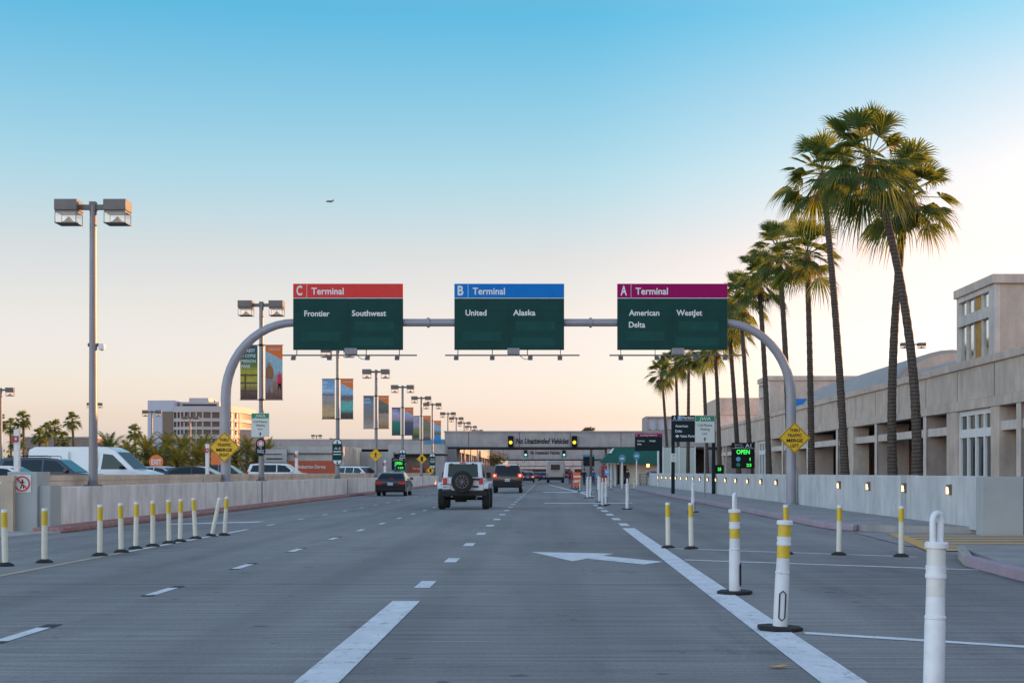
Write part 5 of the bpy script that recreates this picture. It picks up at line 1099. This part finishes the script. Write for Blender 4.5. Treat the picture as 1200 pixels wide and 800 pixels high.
# black sedan on the left lane
t = make_vehicle('parked_sedan', 'black sedan driving away beside the concrete wall', 'car', dict(SEDAN), 'paint_black'); t.name = 'sedan_car'; Y = GY(581); t.location = (PX(462, Y + 2), Y + 2.2, 0)
t = make_vehicle('suv_car', 'black SUV with lit brake lights ahead of the white off-roader', 'car', dict(SUV, lit='redlamp', brake=(-2.19, 1.66)), 'paint_black'); Y = GY(577.5); t.location = (PX(594.5, Y), Y + 2.4, 0); t.scale = (1.04, 1, 1.12)
# white off-roader seen from behind
t = thing('offroad_car', 'white boxy off-roader with spare wheel on its rear door', 'car', (PX(542.5, 55), 55 + 2.0, 0))
b = MB(); b.prism([(-1.98, .74), (1.9, .74), (1.9, 1.02), (1.75, 1.12), (.75, 1.17), (-1.98, 1.20)], 'yz', -.80, .80); b.build('body', 'paint_jeep', t, bevel=.035, seg=3)
b = MB(); v = [(-.775, -1.98, 1.203), (.775, -1.98, 1.203), (.775, .62, 1.203), (-.775, .62, 1.203), (-.70, -1.90, 1.84), (.70, -1.90, 1.84), (.70, .25, 1.84), (-.70, .25, 1.84)]; b.hexa(v); b.build('hardtop', 'paint_jeep', t, bevel=.05, seg=3)
b = MB(); v = []
for off in (-.012, .02): v += [(-.60, -1.965 + off, 1.25), (.60, -1.965 + off, 1.25), (.56, -1.906 + off, 1.77), (-.56, -1.906 + off, 1.77)]
b.hexa(v); rw = b.build('rear_window', 'glass', t, bevel=.02)
b = MB(); b.tube([(.05, -1.99, 1.30), (.0, -1.96, 1.52)], .012, 6); b.build('wiper', 'black', rw)
for x in (-.45, .38): b = MB(); b.box(x - .04, x + .04, -1.96, -1.88, 1.745, 1.80); b.build('window_hinge', 'black', t)
for sg in (-1, 1):
    for (ya, yb, nm) in ((-1.75, -.75, 'side_window'), (-.62, .1, 'door_window')):
        b = MB(); v = []
        for dx in (.006, -.02): v += [(sg * (.768 + dx), ya, 1.26), (sg * (.768 + dx), yb, 1.26), (sg * (.712 + dx), yb - .04, 1.75), (sg * (.712 + dx), ya + .05, 1.75)]
        b.hexa(v); b.build(nm, 'glass', t)
    for cy in (-1.25, 1.35):
        x0, x1 = sg * .72, sg * 1.0; b = MB(); b.tube([(x0, cy, .41), (x0 + sg * .03, cy, .41), (x1 - sg * .04, cy, .41), (x1, cy, .41)], [.36, .41, .41, .36], 24)
        wl = b.build('wheel', 'rubber', t); b = MB(); b.tube([(x1 - sg * .03, cy, .41), (x1 + sg * .006, cy, .41)], .24, 16); b.build('rim', 'black', wl)
        ar_ = [(cy - .72, .80), (cy - .52, .98), (cy + .52, .98), (cy + .72, .78), (cy + .72, .84), (cy + .55, 1.07), (cy - .55, 1.07), (cy - .74, .98)]; xa_, xb_ = sorted((sg * .79, sg * .985)); b = MB(); b.prism(ar_, 'yz', xa_, xb_); b.build('fender', 'paint_jeep', t, bevel=.02)
    xa_, xb_ = sorted((sg * .62, sg * .775)); b = MB(); b.box(xa_, xb_, -2.05, -1.985, .99, 1.22); b.build('tail_light', 'redlens', t, bevel=.015)
    xa_, xb_ = sorted((sg * .80, sg * .98)); b = MB(); b.box(xa_, xb_, .35, .5, 1.22, 1.45); b.build('side_mirror', 'black', t, bevel=.03)
b = MB(); b.box(-.93, .93, -2.12, -1.985, .53, .735); b.box(-.55, .45, -2.14, -2.12, .56, .62); b.build('rear_bumper', 'rubber', t, bevel=.03)
b = MB(); b.tube([(-.7, -1.25, .42), (.7, -1.25, .42)], .06, 8); b.tube([(-.35, -1.25, .42), (.1, -1.25, .42)], .14, 10); b.box(-.4, .5, -1.95, -1.6, .46, .6); b.build('rear_axle', 'rubber', t)
b = MB(); b.tube([(.52, -2.05, .44), (.52, -1.5, .46)], .035, 8); b.build('exhaust_pipe', 'darksteel', t)
b = MB(); b.tube([(-.02, -2.26, 1.08), (-.02, -2.24, 1.08), (-.02, -2.05, 1.08), (-.02, -2.02, 1.08)], [.36, .42, .42, .38], 28); sp_ = b.build('spare_wheel', 'rubber', t)
b = MB()
for k in range(10): a = k * math.pi / 5; b.tube([(-.02 + .07 * math.cos(a), -2.275, 1.08 + .07 * math.sin(a)), (-.02 + .235 * math.cos(a), -2.268, 1.08 + .235 * math.sin(a))], .018, 6)
ring(b, .225, .25, -2.272, -2.262, -.02, 1.08, 24); b.prism(disc(-.02, 1.08, .06, 14), 'xz', -2.285, -2.262); b.build('rim', 'darksteel', sp_)
b = MB(); b.box(.38, .66, -2.06, -1.985, 1.14, 1.20); b.box(.38, .6, -2.06, -1.985, .86, .93); b.build('door_hinge', 'black', t, bevel=.01)
b = MB(); b.box(-.80, -.50, -2.03, -1.985, .80, .96); pl = b.build('license_plate', 'plate', t); b = MB(); b.text('8JKD', -.65, .85, .07, y=-2.031, align='c', fit=.22); b.build('lettering', 'sign_blue', pl); b = MB(); b.box(-.84, -.46, -2.028, -1.986, .765, .795); b.box(-.84, -.46, -2.028, -1.986, .965, .99); b.build('plate_frame', 'black', t)
b = MB(); b.box(-.12, .1, -2.0, -1.96, 1.79, 1.83); b.build('high_brake_light', 'redlens', t)
# motor coach
t = thing('motor_coach', 'boxy silver shuttle coach with dark rear window in the middle lane', 'bus', (PX(651, 195), 195, 0))
b = MB(); b.prism([(-1.28, .75), (1.28, .75), (1.28, 2.75), (1.1, 3.05), (-1.1, 3.05), (-1.28, 2.75)], 'xz', 0, 8); b.build('body', 'coach', t, bevel=.08, seg=3)
b = MB(); b.box(-1.2, 1.2, -.1, .3, .35, .748); b.build('rear_bumper', 'rubber', t, bevel=.03); b = MB(); b.box(-.65, .6, -.03, .1, 1.75, 2.5); b.build('rear_window', 'glass', t, bevel=.04)
b = MB(); b.text('SHUTTLE', 0, 1.5, .14, y=-.005, align='c', fit=.9); b.build('lettering', 'darksteel', t)
for sg in (-1, 1):
    b = MB(); x0, x1 = sorted((sg * .85, sg * 1.2)); b.tube([(x0, 1.2, .45), (x1, 1.2, .45)], .45, 16); b.build('wheel', 'rubber', t); b = MB(); b.box(sg * 1.1 - .07, sg * 1.1 + .07, -.02, .1, .95, 1.25); b.build('tail_light', 'redlens', t)
    b = MB(); b.tube([(x0, 6.4, .45), (x1, 6.4, .45)], .45, 16); b.build('wheel', 'rubber', t); b = MB(); b.box(sg * 1.29 - .01, sg * 1.29 + .01, .8, 7, 1.7, 2.5); b.build('side_window', 'glass', t)
# distant traffic
for nm, sp, pt, px, D, lab in (('sedan_car', dict(SEDAN, lit='redlamp'), 'paint_navy', 618.5, 200, 'dark sedan just beyond the black SUV, brake lights lit'), ('suv_car', dict(SUV, lit='redlamp'), 'paint_white', 612, 262, 'white SUV beyond the dark sedan'),
        ('sedan_car', dict(SEDAN, lit='redlamp'), 'paint_red', 628, 265, 'red lit car in the queue left of the coach'), ('sedan_car', dict(SEDAN, lit='redlens'), 'paint_navy', 637.5, 232, 'dark blue car partly hidden beside the coach'), ('suv_car', dict(SUV, lit='redlens'), 'paint_red', 665.5, 270, 'maroon SUV right of the coach'),
        ('suv_car', dict(SUV, lit='redlamp'), 'paint_silver', 620, 330, 'silver SUV deep in the queue under the bridges'), ('sedan_car', dict(SEDAN, lit='redlamp'), 'paint_white', 631, 360, 'white car deepest in the queue under the bridges'), ('suv_car', dict(SUV, lit='redlens'), 'paint_black', 605, 300, 'black SUV far ahead hidden behind the nearer SUV')):
    t = make_vehicle(nm, lab, 'car', sp, pt); t.location = (PX(px, D), D + 2, 0)
# parked beyond the wall (they face right)
RZ = -math.pi / 2
BIG = dict(SUV, w=1.98, lit='redlens')
for sp, pt, pxc, D, sc, z, lab, rz in ((BIG, 'paint_navy', 66, 66, 1.06, .24, 'dark blue SUV with roof rails parked before the white van', RZ), (dict(SEDAN), 'paint_white', 14, 52, 1.02, .2, 'white car whose roof just clears the wall by the gate light', RZ), (dict(SEDAN), 'paint_silver', 196, 84, 1.1, .2, 'silver car parked right of the white van', RZ - .25),
        (dict(SEDAN), 'paint_black', 238, 76, 1.08, .2, 'black car low behind the wall by the gate light', RZ), (BIG, 'paint_black', 266, 108, 1.0, .22, 'black SUV parked behind the gantry leg', RZ), (BIG, 'paint_white', 332, 104, 1.05, .22, 'white SUV parked behind the second street lamp', RZ), (BIG, 'paint_white', 424, 130, 1.0, .2, 'pale SUV parked below the pedestrian sign', RZ - .5)):
    t = make_vehicle('parked_car', lab, 'car', sp, pt); t.location = (PX(pxc, D), D, z); t.rotation_euler = (0, 0, rz); t.scale = (sc, sc, sc)
VAN = dict(w=2.0, wr=.36, sill=.4, rear=-3.4, front=3.45, axles=(-2.0, 2.35), belt=1.25, tumble=.12, bev=.08,
    top=[(3.45, .55), (3.42, 1.0), (3.2, 1.2), (2.5, 1.38), (2.2, 1.38), (-3.36, 1.38), (-3.4, .6)],
    cabin=[(2.45, 1.34), (1.35, 2.35), (.95, 2.52), (.5, 2.56), (-3.0, 2.56), (-3.33, 2.4), (-3.38, 1.34)], side=[[(2.05, 1.40), (1.22, 2.14), (.72, 2.2), (.62, 1.40)]],
    rearglass=((-3.37, 1.55), (-3.34, 2.25)), frontglass=((2.38, 1.40), (1.42, 2.28)), tail=(1.0, 1.5), tailw=.15, head=.95, mirror=(1.75, 1.42), plate=.8, bump=.2, mirmat='rubber')
t = make_vehicle('cargo_van', 'white high roof cargo van parked beyond the wall', 'van', VAN, 'paint_white'); t.location = (PX(114, 74), 74, .2); t.rotation_euler = (0, 0, RZ - .12)
for sg in (-1, 1):
    b = MB(); x0, x1 = sorted((sg * .985, sg * 1.006)); b.box(x0, x1, -3.2, 2.0, 1.02, 1.12); b.build('side_moulding', 'rubber', t)
    b = MB(); zz = 1.42; x0, x1 = sorted((sg * .93, sg * .972)); b.box(x0, x1, .42, .44, 1.42, 2.3); b.box(x0, x1, -1.1, -1.08, 1.42, 2.3); b.build('door_seam', 'darksteel', t)
b = MB(); b.tube([(.3, .8, 2.55), (.3, .6, 2.75)], .012, 5); b.box(.22, .38, .7, .9, 2.55, 2.6); b.build('roof_antenna', 'black', t)

# lot furniture
for px, y0, D, lab in ((20, 503, 48, 'left one by the grey pier'), (243, 520, 72, 'beside the merge right sign'), (347.5, 528, 92, 'before the rust red panel'), (451, 539, 115, 'smallest, left of the lit open sign')):
    t = thing('gate_light', 'white gate post with small red lamp box, ' + lab, 'gate post', (PX(px, D), D, .2), 0, 'gate posts with red lamps'); zt = PZ(y0, D) - .2
    b = MB(); b.box(-.085, .085, -.085, .085, 0, zt); b.build('post', 'white_plastic', t, bevel=.01); b = MB(); b.box(-.16, .09, -.16, -.088, zt - .42, zt - .22); b.build('lamp_box', 'red_paint', t); b = MB(); b.box(-.02, .05, -.166, -.161, zt - .36, zt - .28); b.build('lamp_lens', 'sign_grey', t)
t = thing('exit_sign', 'round orange sign reading EXIT above the parked cars', 'sign', (PX(183, 92), 92, .2)); zc = PZ(541, 92) - .2; b = MB(); b.prism(disc(0, zc, .46), 'xz', -.02, 0); b.build('sign_plate', 'sign_orange', t); b = MB(); b.text('EXIT', .02, zc - .16, .32, y=-.021, align='c', fit=.66, bold=.03); b.build('lettering', 'sign_white', t); b = MB(); b.tube([(0, .03, 0), (0, .03, zc)], .04, 8); b.build('post', 'steel', t)
t = thing('notice_board', 'plain orange square board partly behind the gantry leg', 'sign', (PX(256, 95), 95, .2)); zc = PZ(537, 95) - .2; b = MB(); b.box(-.5, .55, -.02, 0, zc - .42, zc + .42); b.build('sign_plate', 'sign_orange', t, bevel=.004); b = MB(); b.tube([(0, .03, 0), (0, .03, zc)], .04, 8); b.build('post', 'steel', t)

# ------------------------------------------------------------------ people (far away near the booth)
def person(label, loc, rz, top, legs, stride, hair=True):
    J = [(0, 0, .95), (0, 0, 1.15), (0, .01, 1.38), (0, .01, 1.50), (0, .03, 1.60), (0, .03, 1.72)]; E = [(0, 1), (1, 2), (2, 3), (3, 4), (4, 5)]; Rr = [.15, .135, .15, .055, .085, .08]
    for sg in (-1, 1):
        i = len(J); J += [(sg * .09, 0, .90), (sg * .10, sg * stride * .5, .50), (sg * .10, sg * stride, .09), (sg * .10, sg * stride + .16, .04)]; E += [(0, i), (i, i + 1), (i + 1, i + 2), (i + 2, i + 3)]; Rr += [.10, .065, .045, .035]
        i = len(J); J += [(sg * .19, 0, 1.40), (sg * .25, -sg * stride * .3, 1.13), (sg * .25, -sg * stride * .5 + .06, .89)]; E += [(2, i), (i, i + 1), (i + 1, i + 2)]; Rr += [.06, .045, .035]
        h = len(J) - 1
        for k in range(5):
            i = len(J); bx, by, bz = J[h]; dx = (k - 2) * .016; ln = (.07, .09, .095, .09, .075)[k]
            J += [(bx + dx * .4, by + dx, bz - .06), (bx + dx * .4 - sg * .01, by + dx * 1.2 + .01, bz - .06 - ln * .6)]; E += [(h, i), (i, i + 1)]; Rr += [.011, .008]
    me = bpy.data.meshes.new('body'); me.from_pydata(J, E, []); o = bpy.data.objects.new('body', me); COL.objects.link(o)
    sk = o.modifiers.new('skin', 'SKIN'); o.modifiers.new('sub', 'SUBSURF').levels = 2
    lay = me.skin_vertices[0].data if me.skin_vertices else None
    if lay is None:
        bm = bmesh.new(); bm.from_mesh(me); bm.verts.layers.skin.verify(); bm.to_mesh(me); bm.free(); lay = me.skin_vertices[0].data
    for v, r in zip(lay, Rr): v.radius = (r, r)
    lay[0].use_root = True
    bpy.context.view_layer.update(); dg = bpy.context.evaluated_depsgraph_get(); m2 = bpy.data.meshes.new_from_object(o.evaluated_get(dg)); bpy.data.objects.remove(o)
    m2.materials.clear()
    for x in (top, legs, 'skin', 'rubber'): m2.materials.append(M[x])
    for p in m2.polygons:
        z = p.center.z; ax = abs(p.center.x); p.material_index = 2 if z > 1.47 or (ax > .19 and z < .95 and z > .6) else 3 if z < .10 else 1 if z < .96 and ax < .2 else 0
    t = thing('person', label, 'person', loc, rz); o = bpy.data.objects.new('body', m2); COL.objects.link(o); o.parent = t; m2.shade_smooth()
    b = MB(); b.lathe([(.09, 1.62), (.105, 1.68), (.095, 1.76), (.05, 1.81)], 14, (0, .005, 0)); b.build('hair', 'hair', t)
person('person in black standing at the booth entrance', (PX(735, 141), 141, 0), R(20), 'cloth_black', 'cloth_black', .12)
person('person in dark clothes walking right of the orange panels', (PX(684.5, 150), 150, 0), R(-160), 'cloth_black', 'denim', .2)
person('person in blue top behind the two close tubes', (PX(695, 158), 158, 0), R(170), 'cloth_blue', 'denim', .15)
person('person in dark red top beyond the thin red post', (PX(668, 172), 172, 0), R(180), 'cloth_red', 'denim', .1)

# ------------------------------------------------------------------ airplane
D = 1500
t = thing('airplane', 'tiny dark jet airplane flying in the clear sky', 'airplane', (PX(386.5, D), D, PZ(236, D)), R(180))
b = MB(); b.tube([(-4.3, 0, .3), (-3.0, 0, .12), (-1, 0, 0), (2.2, 0, 0), (3.6, 0, -.1), (4.3, 0, -.25)], [.15, .6, .95, .95, .7, .15], 12); b.build('fuselage', 'plane', t)
b = MB(); b.prism([(-3.2, .5), (-4.6, 2.5), (-3.9, 2.5), (-2.2, .6)], 'xz', -.1, .1); b.build('tail_fin', 'plane', t)
for sg in (-1, 1):
    b = MB(); b.prism([(1.0, sg * .8), (-1.0, sg * .8), (-1.8, sg * 5.2), (-1.0, sg * 5.2)], 'xy', -.5, -.3); b.build('wing', 'plane', t); b = MB(); b.prism([(-3.2, sg * .3), (-4.2, sg * .3), (-4.5, sg * 2), (-4.0, sg * 2)], 'xy', .5, .62); b.build('tailplane', 'plane', t)
    b = MB(); b.tube([(-2.3, sg * 1.3, .3), (-.8, sg * 1.3, .3)], .4, 10); b.build('engine', 'plane', t)
